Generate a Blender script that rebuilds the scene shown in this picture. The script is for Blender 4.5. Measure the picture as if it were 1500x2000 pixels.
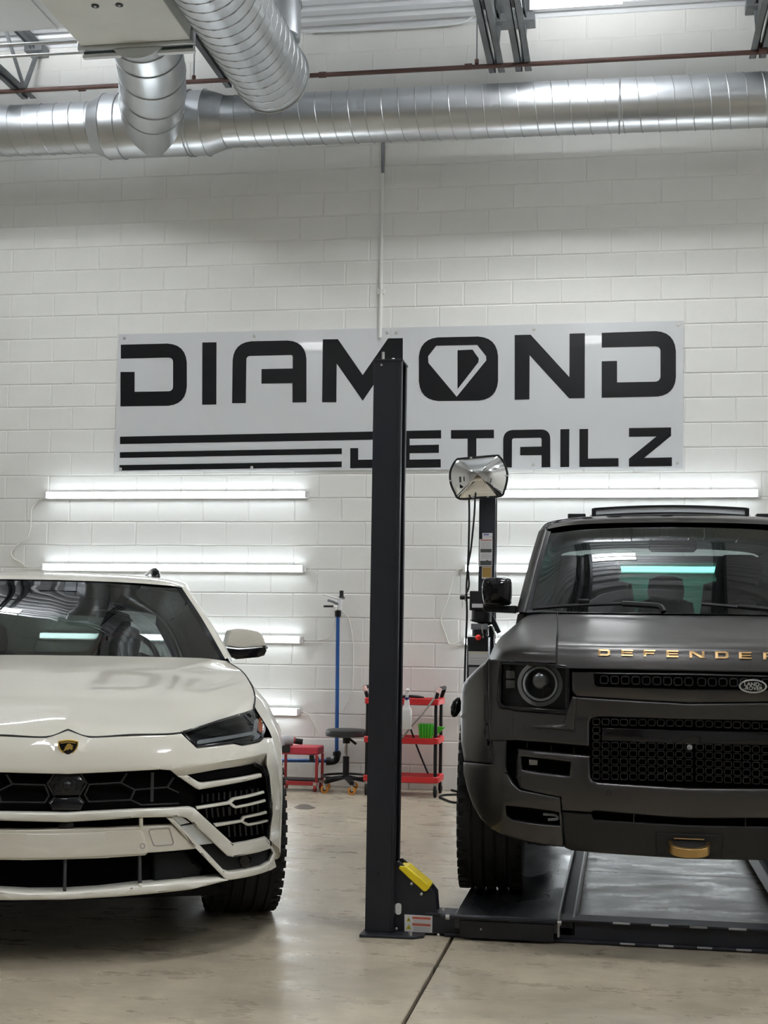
import bpy, bmesh, math, random
from mathutils import Vector, Matrix
from mathutils.geometry import tessellate_polygon

random.seed(7)
scene = bpy.context.scene
COL = scene.collection
for _o in list(bpy.data.objects):
    bpy.data.objects.remove(_o, do_unlink=True)

# ------------------------------------------------------------------ camera
# wall-aligned world: x along the block wall, y towards it, z up (metres)
FPX, CYP = 2667.0, 1115.0                      # focal length and principal row for a 1500x2000 frame
PITCH, ROLL, YAW = math.radians(2.85), 0.0153, math.radians(9.82)
CAM = Vector((0.0, 0.0, 1.25))
_f = Vector((-math.sin(YAW) * math.cos(PITCH), math.cos(YAW) * math.cos(PITCH), math.sin(PITCH)))
_r0 = Vector((math.cos(YAW), math.sin(YAW), 0.0))
_u0 = _r0.cross(_f)
C_R = math.cos(ROLL) * _r0 + math.sin(ROLL) * _u0
C_U = -math.sin(ROLL) * _r0 + math.cos(ROLL) * _u0
C_F = _f
cam_data = bpy.data.cameras.new('camera')
cam = bpy.data.objects.new('camera', cam_data)
COL.objects.link(cam)
cam_data.sensor_fit = 'VERTICAL'
cam_data.sensor_height = 36.0
cam_data.sensor_width = 27.0
cam_data.lens = FPX / 2000.0 * 36.0
cam_data.shift_y = (CYP - 1000.0) / 2000.0
cam_data.clip_start = 0.05
cam_data.clip_end = 100.0
_m = Matrix.Identity(4)
for _i in range(3):
    _m[_i][0], _m[_i][1], _m[_i][2], _m[_i][3] = C_R[_i], C_U[_i], -C_F[_i], CAM[_i]
cam.matrix_world = _m
scene.camera = cam

# ------------------------------------------------------------------ world and exposure
scene.view_settings.view_transform = 'Standard'
scene.view_settings.look = 'None'
scene.view_settings.gamma = 1.0
scene.view_settings.use_curve_mapping = False
scene.view_settings.exposure = 0.25
world = bpy.data.worlds.new('world')
scene.world = world
world.use_nodes = True
world.node_tree.nodes['Background'].inputs[0].default_value = (0.55, 0.6, 0.65, 1)
world.node_tree.nodes['Background'].inputs[1].default_value = 0.3
PANEL_E = 68.0       # ceiling panels
TUBE_E = 16.0        # wall tubes

# ------------------------------------------------------------------ helpers
def mat(name, col, rough=0.5, metal=0.0, coat=0.0, coat_rough=0.03, emit=0.0, alpha=None, noise=0.0, nscale=20.0,
        bump=0.0, bscale=60.0, spec=None, flake=0.0, rnoise=0.0, stretch=None, detail=4.0):
    m = bpy.data.materials.new(name)
    m.use_nodes = True
    nt = m.node_tree
    b = nt.nodes['Principled BSDF']
    c = tuple(col) + (1.0,) if len(col) == 3 else tuple(col)
    b.inputs['Base Color'].default_value = c
    b.inputs['Roughness'].default_value = rough
    b.inputs['Metallic'].default_value = metal
    b.inputs['Coat Weight'].default_value = coat
    b.inputs['Coat Roughness'].default_value = coat_rough
    if spec is not None:
        b.inputs['Specular IOR Level'].default_value = spec
    if emit:
        b.inputs['Emission Color'].default_value = c
        b.inputs['Emission Strength'].default_value = emit
    if noise or bump or rnoise:
        tc = nt.nodes.new('ShaderNodeTexCoord')
        mp = nt.nodes.new('ShaderNodeMapping')
        nt.links.new(tc.outputs['Object'], mp.inputs[0])
        if stretch:
            mp.inputs['Scale'].default_value = stretch
        if noise:
            n = nt.nodes.new('ShaderNodeTexNoise')
            n.inputs['Scale'].default_value = nscale
            n.inputs['Detail'].default_value = detail
            nt.links.new(mp.outputs[0], n.inputs['Vector'])
            r = nt.nodes.new('ShaderNodeMapRange')
            r.inputs['From Min'].default_value = 0.3
            r.inputs['From Max'].default_value = 0.7
            r.inputs['To Min'].default_value = 1 - noise
            r.inputs['To Max'].default_value = 1 + noise
            nt.links.new(n.outputs[0], r.inputs[0])
            mx = nt.nodes.new('ShaderNodeVectorMath')
            mx.operation = 'SCALE'
            mx.inputs[0].default_value = c[:3]
            nt.links.new(r.outputs[0], mx.inputs['Scale'])
            nt.links.new(mx.outputs[0], b.inputs['Base Color'])
        if rnoise:
            n = nt.nodes.new('ShaderNodeTexNoise')
            n.inputs['Scale'].default_value = nscale * 0.7
            nt.links.new(mp.outputs[0], n.inputs['Vector'])
            r = nt.nodes.new('ShaderNodeMapRange')
            r.inputs['From Min'].default_value = 0.3
            r.inputs['From Max'].default_value = 0.7
            r.inputs['To Min'].default_value = max(0.02, rough - rnoise)
            r.inputs['To Max'].default_value = min(1, rough + rnoise)
            nt.links.new(n.outputs[0], r.inputs[0])
            nt.links.new(r.outputs[0], b.inputs['Roughness'])
        if bump:
            n = nt.nodes.new('ShaderNodeTexNoise')
            n.inputs['Scale'].default_value = bscale
            n.inputs['Detail'].default_value = 5
            nt.links.new(mp.outputs[0], n.inputs['Vector'])
            bp = nt.nodes.new('ShaderNodeBump')
            bp.inputs['Strength'].default_value = bump
            bp.inputs['Distance'].default_value = 0.01
            nt.links.new(n.outputs[0], bp.inputs['Height'])
            nt.links.new(bp.outputs[0], b.inputs['Normal'])
    return m

def glass(name, tint, rough=0.0, ior=1.5):
    m = bpy.data.materials.new(name)
    m.use_nodes = True
    nt = m.node_tree
    nt.nodes.clear()
    out = nt.nodes.new('ShaderNodeOutputMaterial')
    mix = nt.nodes.new('ShaderNodeMixShader')
    tr = nt.nodes.new('ShaderNodeBsdfTransparent')
    gl = nt.nodes.new('ShaderNodeBsdfGlossy')
    fr = nt.nodes.new('ShaderNodeFresnel')
    fr.inputs['IOR'].default_value = ior
    tr.inputs[0].default_value = tuple(tint) + (1,)
    gl.inputs['Roughness'].default_value = rough
    gl.inputs['Color'].default_value = (1, 1, 1, 1)
    nt.links.new(fr.outputs[0], mix.inputs[0])
    nt.links.new(tr.outputs[0], mix.inputs[1])
    nt.links.new(gl.outputs[0], mix.inputs[2])
    nt.links.new(mix.outputs[0], out.inputs[0])
    return m

ROOTM = {}

def root_of(o):
    while o.parent is not None:
        o = o.parent
    return o

class MB:
    """collects shapes; build() links them as ONE mesh object"""
    def __init__(s):
        s.v, s.f = [], []
    def add(s, vs, fs):
        n = len(s.v)
        s.v += [tuple(p) for p in vs]
        s.f += [tuple(n + i for i in f) for f in fs]
        return s
    def box(s, x0, x1, y0, y1, z0, z1):
        return s.add([(x0, y0, z0), (x1, y0, z0), (x1, y1, z0), (x0, y1, z0), (x0, y0, z1), (x1, y0, z1), (x1, y1, z1), (x0, y1, z1)],
                     [(0, 3, 2, 1), (4, 5, 6, 7), (0, 1, 5, 4), (1, 2, 6, 5), (2, 3, 7, 6), (3, 0, 4, 7)])
    def obox(s, c, half, ax, ay, az):
        c = Vector(c); vs = []
        for k in (-1, 1):
            for a, b in ((-1, -1), (1, -1), (1, 1), (-1, 1)):
                vs.append(c + Vector(ax) * half[0] * a + Vector(ay) * half[1] * b + Vector(az) * half[2] * k)
        return s.add(vs, [(0, 3, 2, 1), (4, 5, 6, 7), (0, 1, 5, 4), (1, 2, 6, 5), (2, 3, 7, 6), (3, 0, 4, 7)])
    def bar(s, p0, p1, w, h, up=(0, 0, 1)):
        p0, p1 = Vector(p0), Vector(p1)
        d = (p1 - p0); L = d.length; d.normalize()
        side = d.cross(Vector(up))
        if side.length < 1e-5:
            side = d.cross(Vector((1, 0, 0)))
        side.normalize()
        u = side.cross(d).normalized()
        return s.obox((p0 + p1) / 2, (L / 2, w / 2, h / 2), d, side, u)
    def ring(s, c, d, r, n, up=None):
        d = Vector(d).normalized()
        a = d.cross(Vector((0, 0, 1)) if abs(d.z) < 0.9 else Vector((1, 0, 0))).normalized()
        b = d.cross(a)
        return [Vector(c) + a * (r * math.cos(2 * math.pi * i / n)) + b * (r * math.sin(2 * math.pi * i / n)) for i in range(n)]
    def loft(s, rings, cap0=True, cap1=True, closed=True):
        n = len(rings[0]); vs = [p for r in rings for p in r]; fs = []
        for k in range(len(rings) - 1):
            for i in range(n if closed else n - 1):
                j = (i + 1) % n
                fs.append((k * n + i, k * n + j, (k + 1) * n + j, (k + 1) * n + i))
        if cap0: fs.append(tuple(reversed(range(n))))
        if cap1: fs.append(tuple((len(rings) - 1) * n + i for i in range(n)))
        return s.add(vs, fs)
    def cyl(s, p0, p1, r0, r1=None, n=16, cap=True):
        p0, p1 = Vector(p0), Vector(p1)
        r1 = r0 if r1 is None else r1
        return s.loft([s.ring(p0, p1 - p0, r0, n), s.ring(p1, p1 - p0, r1, n)], cap, cap)
    def lathe(s, c, axis, prof, n=24):
        """prof: (distance along axis, radius)"""
        c = Vector(c); axis = Vector(axis).normalized()
        return s.loft([s.ring(c + axis * t, axis, max(r, 1e-4), n) for t, r in prof])
    def tube(s, path, r, n=8, cap=True):
        path = [Vector(p) for p in path]; rings = []; a = None
        for i, p in enumerate(path):
            d = (path[min(i + 1, len(path) - 1)] - path[max(i - 1, 0)]).normalized()
            if a is None:
                a = d.cross(Vector((0, 0, 1)) if abs(d.z) < 0.9 else Vector((1, 0, 0))).normalized()
            a = (a - d * a.dot(d)).normalized()
            b = d.cross(a)
            rr = r[i] if isinstance(r, (list, tuple)) else r
            rings.append([p + a * (rr * math.cos(2 * math.pi * k / n)) + b * (rr * math.sin(2 * math.pi * k / n)) for k in range(n)])
        return s.loft(rings, cap, cap)
    def prism(s, poly, a0, a1, fn, holes=()):
        """poly: 2D outline; fn(u, v, a) -> 3D point; capped at a0 and a1"""
        loops = [list(poly)] + [list(h) for h in holes]
        tri = tessellate_polygon([[Vector((p[0], p[1], 0)) for p in l] for l in loops])
        flat = [p for l in loops for p in l]; n = len(flat)
        vs = [fn(p[0], p[1], a0) for p in flat] + [fn(p[0], p[1], a1) for p in flat]
        fs = [tuple(t) for t in tri] + [tuple(n + i for i in reversed(t)) for t in tri]
        k = 0
        for l in loops:
            m = len(l)
            for i in range(m):
                j = (i + 1) % m
                fs.append((k + i, k + j, n + k + j, n + k + i))
            k += m
        return s.add(vs, fs)
    def grid(s, rows, closed_u=False):
        n = len(rows[0]); fs = []
        for k in range(len(rows) - 1):
            for i in range(n if closed_u else n - 1):
                j = (i + 1) % n
                fs.append((k * n + i, k * n + j, (k + 1) * n + j, (k + 1) * n + i))
        return s.add([p for r in rows for p in r], fs)
    def mesh(s, name, smooth=35, merge=0.0, fixn=True):
        me = bpy.data.meshes.new(name)
        me.from_pydata(s.v, [], s.f)
        me.validate()
        if merge or fixn:
            bm = bmesh.new(); bm.from_mesh(me)
            if merge:
                bmesh.ops.remove_doubles(bm, verts=bm.verts, dist=merge)
            if fixn:
                bmesh.ops.recalc_face_normals(bm, faces=bm.faces)
            bm.to_mesh(me); bm.free()
        if smooth:
            for p in me.polygons:
                p.use_smooth = True
            me.set_sharp_from_angle(angle=math.radians(smooth))
        return me
    def build(s, name, material, parent=None, smooth=35, bevel=0.0, local=False, merge=0.0, seg=2, fixn=True):
        if parent is not None and not local:
            inv = ROOTM.get(root_of(parent).name)
            if inv is not None:
                s.v = [tuple(inv @ Vector(p)) for p in s.v]
        me = s.mesh(name, smooth, merge, fixn)
        if material: me.materials.append(material)
        o = bpy.data.objects.new(name, me)
        COL.objects.link(o)
        o.parent = parent
        if bevel:
            md = o.modifiers.new('edge', 'BEVEL')
            md.width = bevel; md.segments = seg; md.limit_method = 'ANGLE'; md.angle_limit = math.radians(40)
            md.harden_normals = False
        return o

def tag(o, label=None, cat=None, group=None, kind=None):
    if label: o['label'] = label
    if cat: o['category'] = cat
    if group: o['group'] = group
    if kind: o['kind'] = kind
    return o

def thing(name, label, cat, loc, rotz=0.0, group=None):
    o = bpy.data.objects.new(name, None)
    COL.objects.link(o)
    o.location = loc
    o.rotation_euler = (0, 0, rotz)
    o.empty_display_size = 0.1
    mw = Matrix.Translation(Vector(loc)) @ Matrix.Rotation(rotz, 4, 'Z')
    ROOTM[o.name] = mw.inverted()
    return tag(o, label, cat, group)

def copy_tree(o, parent=None):
    c = o.copy(); COL.objects.link(c); c.parent = parent
    for ch in list(o.children):
        copy_tree(ch, c)
    return c

def ray(px, py):
    return C_F + C_R * ((px - 750.0) / FPX) - C_U * ((py - CYP) / FPX)
def at_y(px, py, y):                         # the point of the photograph's ray at world depth y
    d = ray(px, py); return CAM + d * ((y - CAM.y) / d.y)
def at_z(px, py, z):
    d = ray(px, py); return CAM + d * ((z - CAM.z) / d.z)

def cr(pts, n):                               # Catmull-Rom through points
    pts = [Vector(p) for p in pts]; out = []
    for i in range(len(pts) - 1):
        p0 = pts[i - 1] if i > 0 else pts[i] * 2 - pts[i + 1]
        p1, p2 = pts[i], pts[i + 1]
        p3 = pts[i + 2] if i + 2 < len(pts) else pts[i + 1] * 2 - pts[i]
        for k in range(n):
            t = k / n
            out.append(0.5 * ((2 * p1) + (p2 - p0) * t + (2 * p0 - 5 * p1 + 4 * p2 - p3) * t * t + (3 * p1 - p0 - 3 * p2 + p3) * t ** 3))
    out.append(pts[-1])
    return out
def patch(rows, nu, nv):                      # smooth surface through a net of points
    r1 = [cr(r, nu) for r in rows]
    cols = [cr([r[i] for r in r1], nv) for i in range(len(r1[0]))]
    return [[c[k] for c in cols] for k in range(len(cols[0]))]
def rrect(x0, x1, z0, z1, r, n=5):
    out = []
    for cx, cz, a in ((x1 - r, z1 - r, 0), (x0 + r, z1 - r, 90), (x0 + r, z0 + r, 180), (x1 - r, z0 + r, 270)):
        for k in range(n + 1):
            t = math.radians(a + 90 * k / n)
            out.append((cx + r * math.cos(t), cz + r * math.sin(t)))
    return out
def XZ(u, v, a): return (u, a, v)
def XY(u, v, a): return (u, v, a)
def YZ(u, v, a): return (a, u, v)

# ------------------------------------------------------------------ materials
M = {}
M['block'] = mat('painted_block', (0.78, 0.78, 0.752), 0.55, bump=0.12, bscale=120, noise=0.03, nscale=3)
M['mortar'] = mat('painted_mortar', (0.83, 0.83, 0.805), 0.6)
M['plain_wall'] = mat('painted_wall', (0.78, 0.775, 0.745), 0.6, noise=0.03, nscale=2)
M['deck'] = mat('white_metal_deck', (0.72, 0.74, 0.77), 0.45)
M['steel'] = mat('grey_primer_steel', (0.16, 0.17, 0.18), 0.5, noise=0.12, nscale=8)
M['galv'] = mat('galvanised_sheet', (0.58, 0.60, 0.615), 0.33, metal=1.0)
M['galv_d'] = mat('galvanised_seam', (0.42, 0.43, 0.44), 0.42, metal=1.0)
M['rust'] = mat('brown_pipe', (0.085, 0.04, 0.03), 0.55, noise=0.2, nscale=6)
M['white_sheet'] = mat('white_sheet_metal', (0.7, 0.72, 0.73), 0.4, noise=0.02, nscale=4)
M['cream_sheet'] = mat('cream_sheet_metal', (0.62, 0.62, 0.57), 0.45, noise=0.05, nscale=3)
M['white_plastic'] = mat('white_plastic', (0.75, 0.75, 0.74), 0.4)
M['black_plastic'] = mat('black_plastic', (0.012, 0.012, 0.013), 0.45, spec=0.22)
M['black_gloss'] = mat('black_gloss', (0.004, 0.004, 0.005), 0.08, spec=0.38)
M['rubber'] = mat('black_rubber', (0.012, 0.012, 0.012), 0.75, bump=0.1, bscale=90, spec=0.25)
M['chrome'] = mat('chrome', (0.8, 0.8, 0.8), 0.12, metal=1.0)
M['bolt'] = mat('zinc_bolt', (0.55, 0.55, 0.53), 0.35, metal=0.9)
M['added_uplight'] = mat('added_uplight_glow', (0.97, 0.99, 1.0), 0.5, emit=PANEL_E * 2.6)  # added upward glow that brightens the roof deck
M['panel_light'] = mat('lit_panel', (0.975, 0.99, 1.0), 0.5, emit=PANEL_E)
M['tube_light'] = mat('lit_tube', (0.88, 0.95, 1.0), 0.5, emit=TUBE_E)
M['brick_brown'] = mat('brown_panel', (0.22, 0.15, 0.1), 0.6)
M['dark_glass'] = mat('dark_window_glass', (0.02, 0.024, 0.028), 0.05, coat=0.5)

def concrete():
    m = bpy.data.materials.new('sealed_concrete'); m.use_nodes = True
    nt = m.node_tree; b = nt.nodes['Principled BSDF']
    tc = nt.nodes.new('ShaderNodeTexCoord')
    def nz(scale, detail, stretch, rough=0.6):
        mp = nt.nodes.new('ShaderNodeMapping'); mp.inputs['Scale'].default_value = stretch
        nt.links.new(tc.outputs['Object'], mp.inputs[0])
        n = nt.nodes.new('ShaderNodeTexNoise'); n.inputs['Scale'].default_value = scale
        n.inputs['Detail'].default_value = detail; n.inputs['Roughness'].default_value = rough
        nt.links.new(mp.outputs[0], n.inputs['Vector']); return n
    def rng(n, a, b_, c, d):
        r = nt.nodes.new('ShaderNodeMapRange')
        for k, v in zip(('From Min', 'From Max', 'To Min', 'To Max'), (a, b_, c, d)): r.inputs[k].default_value = v
        nt.links.new(n.outputs[0], r.inputs[0]); return r
    big = rng(nz(0.9, 5, (1, 1, 1)), 0.3, 0.7, 0.68, 1.2)
    mid = rng(nz(9, 8, (0.6, 1.0, 1), 0.72), 0.3, 0.7, 0.78, 1.16)
    fine = rng(nz(70, 4, (0.22, 1, 1), 0.7), 0.3, 0.7, 0.9, 1.08)
    spots = rng(nz(5.3, 3, (1, 1, 1), 0.5), 0.69, 0.74, 1.0, 0.88)
    k1 = nt.nodes.new('ShaderNodeMath'); k1.operation = 'MULTIPLY'
    k2 = nt.nodes.new('ShaderNodeMath'); k2.operation = 'MULTIPLY'
    k3 = nt.nodes.new('ShaderNodeMath'); k3.operation = 'MULTIPLY'
    nt.links.new(big.outputs[0], k1.inputs[0]); nt.links.new(mid.outputs[0], k1.inputs[1])
    nt.links.new(k1.outputs[0], k2.inputs[0]); nt.links.new(fine.outputs[0], k2.inputs[1])
    nt.links.new(k2.outputs[0], k3.inputs[0]); nt.links.new(spots.outputs[0], k3.inputs[1])
    sc_ = nt.nodes.new('ShaderNodeVectorMath'); sc_.operation = 'SCALE'
    sc_.inputs[0].default_value = (0.47, 0.41, 0.31)
    nt.links.new(k3.outputs[0], sc_.inputs['Scale'])
    nt.links.new(sc_.outputs[0], b.inputs['Base Color'])
    ro = rng(nz(6, 6, (0.5, 1, 1), 0.7), 0.3, 0.7, 0.20, 0.44)
    nt.links.new(ro.outputs[0], b.inputs['Roughness'])
    bp = nt.nodes.new('ShaderNodeBump'); bp.inputs['Strength'].default_value = 0.18; bp.inputs['Distance'].default_value = 0.004
    nt.links.new(nz(45, 6, (0.3, 1, 1), 0.7).outputs[0], bp.inputs['Height'])
    nt.links.new(bp.outputs[0], b.inputs['Normal'])
    return m
M['concrete'] = concrete()
M['joint_fill'] = mat('joint_dirt', (0.03, 0.027, 0.023), 0.9)
# ------------------------------------------------------------------ room shell
WY = 11.32
X0, X1, Y0, ZC = -9.2, 6.2, -7.5, 6.5

fl = MB().box(X0, X1, Y0, WY + 0.2, -0.14, -0.03).build('floor', M['joint_fill'])
tag(fl, 'grey sealed concrete floor slab with saw-cut joints', None, None, 'structure')
xb = [(X0, -0.693), (-0.679, X1)]
yb = [(Y0, 2.6), (2.606, 7.62), (7.624, WY)]
for xa, xe in xb:
    for ya, ye in yb:
        s = MB().box(xa, xe, ya, ye, -0.03, 0.0).build('slab', M['concrete'], fl, bevel=0.003, seg=1)

wall = MB().box(X0, X1, WY + 0.0035, WY + 0.3, 0, ZC + 0.3).build('wall_back', M['mortar'])
tag(wall, 'pale painted concrete block wall behind the cars', None, None, 'structure')
CH, BL = 0.2032, 0.4064
def block_mesh():
    w, h, e = BL / 2 - 0.0028, CH / 2 - 0.003, 0.0035
    vs = [(-w, 0.012, -h), (w, 0.012, -h), (w, 0.012, h), (-w, 0.012, h),
          (-w, e, -h), (w, e, -h), (w, e, h), (-w, e, h),
          (-w + 0.006, 0.0, -h + 0.006), (w - 0.006, 0.0, -h + 0.006), (w - 0.006, 0.0, h - 0.006), (-w + 0.006, 0.0, h - 0.006)]
    fs = [(8, 9, 10, 11)]
    for a in (0, 4):
        for i in range(4):
            j = (i + 1) % 4
            fs.append((a + i, a + j, a + 4 + j, a + 4 + i))
    m = MB().add(vs, fs).mesh('block', 0)
    m.materials.append(M['block'])
    return m
BM = block_mesh()
cand = []
for r in range(0, 32):
    off = 0.311 if r % 2 == 0 else 0.104
    k = math.floor((X0 - off) / BL)
    while True:
        xa = off + k * BL; k += 1
        if xa > X1 - BL: break
        if xa < X0: continue
        cand.append((xa + BL / 2, (r + 0.5) * CH))
def project(p):
    d = Vector(p) - CAM
    z = d.dot(C_F)
    return 750 + FPX * d.dot(C_R) / z, CYP - FPX * d.dot(C_U) / z
def in_view(x, z):
    u, v = project((x, WY, z))
    if not (-40 < u < 1540 and 40 < v < 1560): return 0
    if 250 < u < 1315 and 665 < v < 905: return 0
    if u < 395 and v > 1160: return 0
    if u > 1090 and v > 1050: return 0
    if 150 + 40 < v + 0.04 * u < 275: return 0
    if u < 480 and v < 60: return 0
    return 1
vis = sorted([c for c in cand if in_view(*c)], key=lambda c: (Vector((c[0], WY, c[1])) - CAM).length)
pick = set(vis[:300])
rest = MB()
for c in cand:
    if c in pick:
        o = bpy.data.objects.new('block', BM)
        COL.objects.link(o); o.parent = wall
        o.location = (c[0], WY - 0.002 + random.uniform(-0.001, 0.001), c[1])
    else:
        rest.add([(v.co.x + c[0], v.co.y + WY - 0.002, v.co.z + c[1]) for v in BM.vertices], [tuple(p.vertices) for p in BM.polygons])
ro = rest.build('blocks', M['block'], wall, smooth=0, fixn=False)
ro['kind'] = 'stuff'

wl = MB().box(X0 - 0.2, X0, Y0, WY + 0.3, 0, ZC + 0.3).build('wall_left', M['plain_wall'])
wr = MB().box(X1, X1 + 0.2, Y0, WY + 0.3, 0, ZC + 0.3).build('wall_right', M['plain_wall'])
wf = MB().box(X0 - 0.2, X1 + 0.2, Y0 - 0.2, Y0, 0, ZC + 0.3).build('wall_front', M['plain_wall'])
for o, l in ((wl, 'painted side wall beyond the white car'), (wr, 'painted side wall beyond the vehicle lift'), (wf, 'painted wall behind the camera')):
    tag(o, l, None, None, 'structure')
# windows and doors seen only in reflections
for i, y in enumerate((1.5, 4.0)):
    w = MB().box(X0 + 0.002, X0 + 0.03, y - 0.55, y + 0.55, 0.9, 3.1).build('window_%d' % (i + 1), M['dark_glass'])
    tag(w, None, None, None, 'structure')
    fr = MB()
    for a, b, c, d in ((y - .6, y - .54, .85, 3.15), (y + .54, y + .6, .85, 3.15), (y - .6, y + .6, .85, .91), (y - .6, y + .6, 3.09, 3.15), (y - .02, y + .02, .9, 3.1)):
        fr.box(X0 + 0.002, X0 + 0.06, a, b, c, d)
    fr.build('window_frame', M['white_plastic'], w)
d1 = MB().box(-4.2, -0.4, Y0 + 0.002, Y0 + 0.06, 0, 3.6).build('door_1', M['brick_brown'])
tag(d1, None, None, None, 'structure')
for z in (0.9, 1.8, 2.7):
    MB().box(-4.2, -0.4, Y0 + 0.06, Y0 + 0.075, z - .02, z + .02).build('door_rib', M['steel'], d1)

# ceiling: ribbed white metal deck, ribs along x
pts = []
y = Y0
P = 0.19
while y < WY + 0.1:
    pts += [(y, ZC), (y + 0.085, ZC), (y + 0.11, ZC + 0.045), (y + 0.165, ZC + 0.045)]
    y += P
b = MB()
b.grid([[(X0, p[0], p[1]) for p in pts], [(X1, p[0], p[1]) for p in pts]])
ceil = b.build('ceiling', M['deck'], smooth=0, fixn=False)
tag(ceil, 'white ribbed metal roof deck', None, None, 'structure')
MB().box(X0, X1, Y0, WY + .3, ZC + 0.06, ZC + 0.2).build('roof_board', M['deck'], ceil)

# ------------------------------------------------------------------ open-web joists
JX = [(-5.16, 'left of the air handler'), (-3.30, 'between the two round ducts'), (-1.032, 'first of the close pair beside the ceiling light'),
      (-0.812, 'second of the close pair beside the ceiling light'), (1.06, 'at the edge over the vehicle lift'),
      (-7.0, None), (2.9, None), (4.8, None)]
ZB = 5.955
for jx, where in JX:
    j = thing('roof_joist', ('grey open-web steel roof joist ' + where) if where else 'grey open-web steel roof joist out of the picture', 'joist', (jx, 11.1, ZB), 0, 'open-web roof joists')
    if where is None: j['label'] = 'grey open-web roof joist out of frame, ' + {-7.0: 'left of the air handler', 2.9: 'first right of the lift', 4.8: 'second right of the lift'}[jx]
    for s in (-1, 1):
        a = MB()
        a.box(jx + s * 0.012, jx + s * 0.066, Y0, 11.1, ZB, ZB + 0.006)
        a.box(jx + s * 0.012, jx + s * 0.018, Y0, 11.1, ZB, ZB + 0.055)
        a.build('bottom_chord', M['steel'], j, smooth=0)
        a = MB()
        a.box(jx + s * 0.012, jx + s * 0.066, Y0, 11.3, ZC - 0.022, ZC - 0.016)
        a.box(jx + s * 0.012, jx + s * 0.018, Y0, 11.3, ZC - 0.075, ZC - 0.016)
        a.build('top_chord', M['steel'], j, smooth=0)
    a = MB(); y = 11.02; up = True
    a.bar((jx, 10.98, ZB + .02), (jx, 11.25, ZC - .05), 0.03, 0.03)
    while y > Y0 + .6:
        y2 = y - 0.52
        a.bar((jx, y, ZB + 0.03 if up else ZC - 0.05), (jx, y2, ZC - 0.05 if up else ZB + 0.03), 0.024, 0.024)
        y, up = y2, not up
    a.build('web', M['steel'], j, smooth=0)
    a = MB().box(jx - .08, jx + .08, 11.14, 11.31, ZC - 0.09, ZC - 0.02)
    a.build('seat', M['steel'], j, smooth=0)

# rust brown sprinkler pipe under the joists
pp = thing('sprinkler_pipe', 'thin rust-brown sprinkler pipe running across under the roof joists', 'pipe', (-2, 10.9, 5.93))
MB().cyl((X0 + .3, 10.86, 5.945), (X1 - .3, 11.0, 5.945), 0.019, n=12).build('pipe', M['rust'], pp)
for px, py in ((160, 172), (630, 150), (915, 131), (1490, 101)):
    c = at_y(px, py, 10.92)
    MB().cyl((c.x - .03, 10.92, 5.945), (c.x + .03, 10.92, 5.945), 0.025, n=12).build('coupling', M['rust'], pp)
for px in (379, 931, 1483):
    c = at_y(px, 130, 10.92)
    k = MB().cyl((c.x, 10.92, 5.965), (c.x, 10.92, 6.0), 0.017, n=10).build('hanger', M['rust'], pp)
    MB().cyl((c.x, 10.92, 5.99), (c.x, 10.92, ZC), 0.006, n=8).build('rod', M['steel'], k)

# conduit along the wall head, down into the joist pair
q = [at_y(x, y, 11.24) for x, y in ((590, 62), (760, 55), (880, 47), (908, 42), (922, 33), (927, 18))]
tag(MB().tube(cr(q, 6), 0.014, 8).build('steel_conduit', M['white_sheet']), 'thin white steel conduit along the top of the block wall', 'conduit')

# wall conduit above the sign, dark at its top
wc = thing('wall_conduit', 'slim vertical conduit on the block wall above the sign', 'conduit', (-2.02, 11.3, 3.9))
MB().cyl((-2.02, 11.30, 3.8), (-2.02, 11.30, 5.22), 0.014, n=10).build('painted_run', M['block'], wc)
tag(MB().cyl((-2.02, 11.30, 5.22), (-2.02, 11.30, 5.55), 0.014, n=10).build('bare_run', M['steel'], wc), 'dark unpainted upper run')
MB().box(-2.05, -1.99, 11.29, 11.318, 4.18, 4.22).build('clip', M['block'], wc)

# ------------------------------------------------------------------ ceiling light panels
def light_panel(cx, cy, z, label, w=0.68, l=0.54):
    t = thing('ceiling_light', label, 'light', (cx, cy, z), 0, 'ceiling light panels')
    MB().box(cx - w / 2, cx + w / 2, cy - l / 2, cy + l / 2, z, z + 0.05).build('housing', M['white_sheet'], t, smooth=0, bevel=.004)
    for s_ in (-1, 1):
        yc = cy + s_ * l * .26
        MB().box(cx - w / 2 + .012, cx + w / 2 - .012, yc - .105, yc + .105, z - 0.008, z).build('diffuser', M['panel_light'], t, smooth=0)
        for a_ in (-.118, .118):
            MB().box(cx - w / 2, cx + w / 2, yc + a_ - .005, yc + a_ + .005, z - (.075 if cy > 9 else .022), z).build('added_light_baffle', M['white_sheet'], t, smooth=0)  # added lips that cut off low-angle light, deeper in the wall row
        MB().box(cx - w / 2 + .05, cx + w / 2 - .05, cy + s_ * l * .26 - (.04 if cy > 9.5 else .09), cy + s_ * l * .26 + (.04 if cy > 9.5 else .09), z + .05, z + .056).build('added_glow_strip', M['added_uplight'], t, smooth=0)  # added glowing strip on the housing top, brightens deck and upper wall
        for sy in (-1, 1):
            MB().cyl((cx + s_ * w * .4, cy + sy * l * .4, z + .05), (cx + s_ * w * .4, cy + sy * l * .4, ZC), 0.003, n=6).build('hanger', M['steel'], t)
light_panel(-0.35, 9.72, 6.02, 'bright white ceiling light at the top edge above the sign')
WHERE = {9.72: 'beside the block wall', 5.4: 'above the cars', 1.1: 'above the camera'}
for y in (9.72, 5.4, 1.1):
    for x, side in ((-5.0, 'left of the white car'), (-.35, 'mid shop'), (4.3, 'right of the lift')):
        if (x, y) != (-.35, 9.72):
            light_panel(x, 9.3 if (x < -4 and y > 9) else y, 6.02, 'white ceiling light %s %s, out of frame' % (WHERE[y], side))

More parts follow.
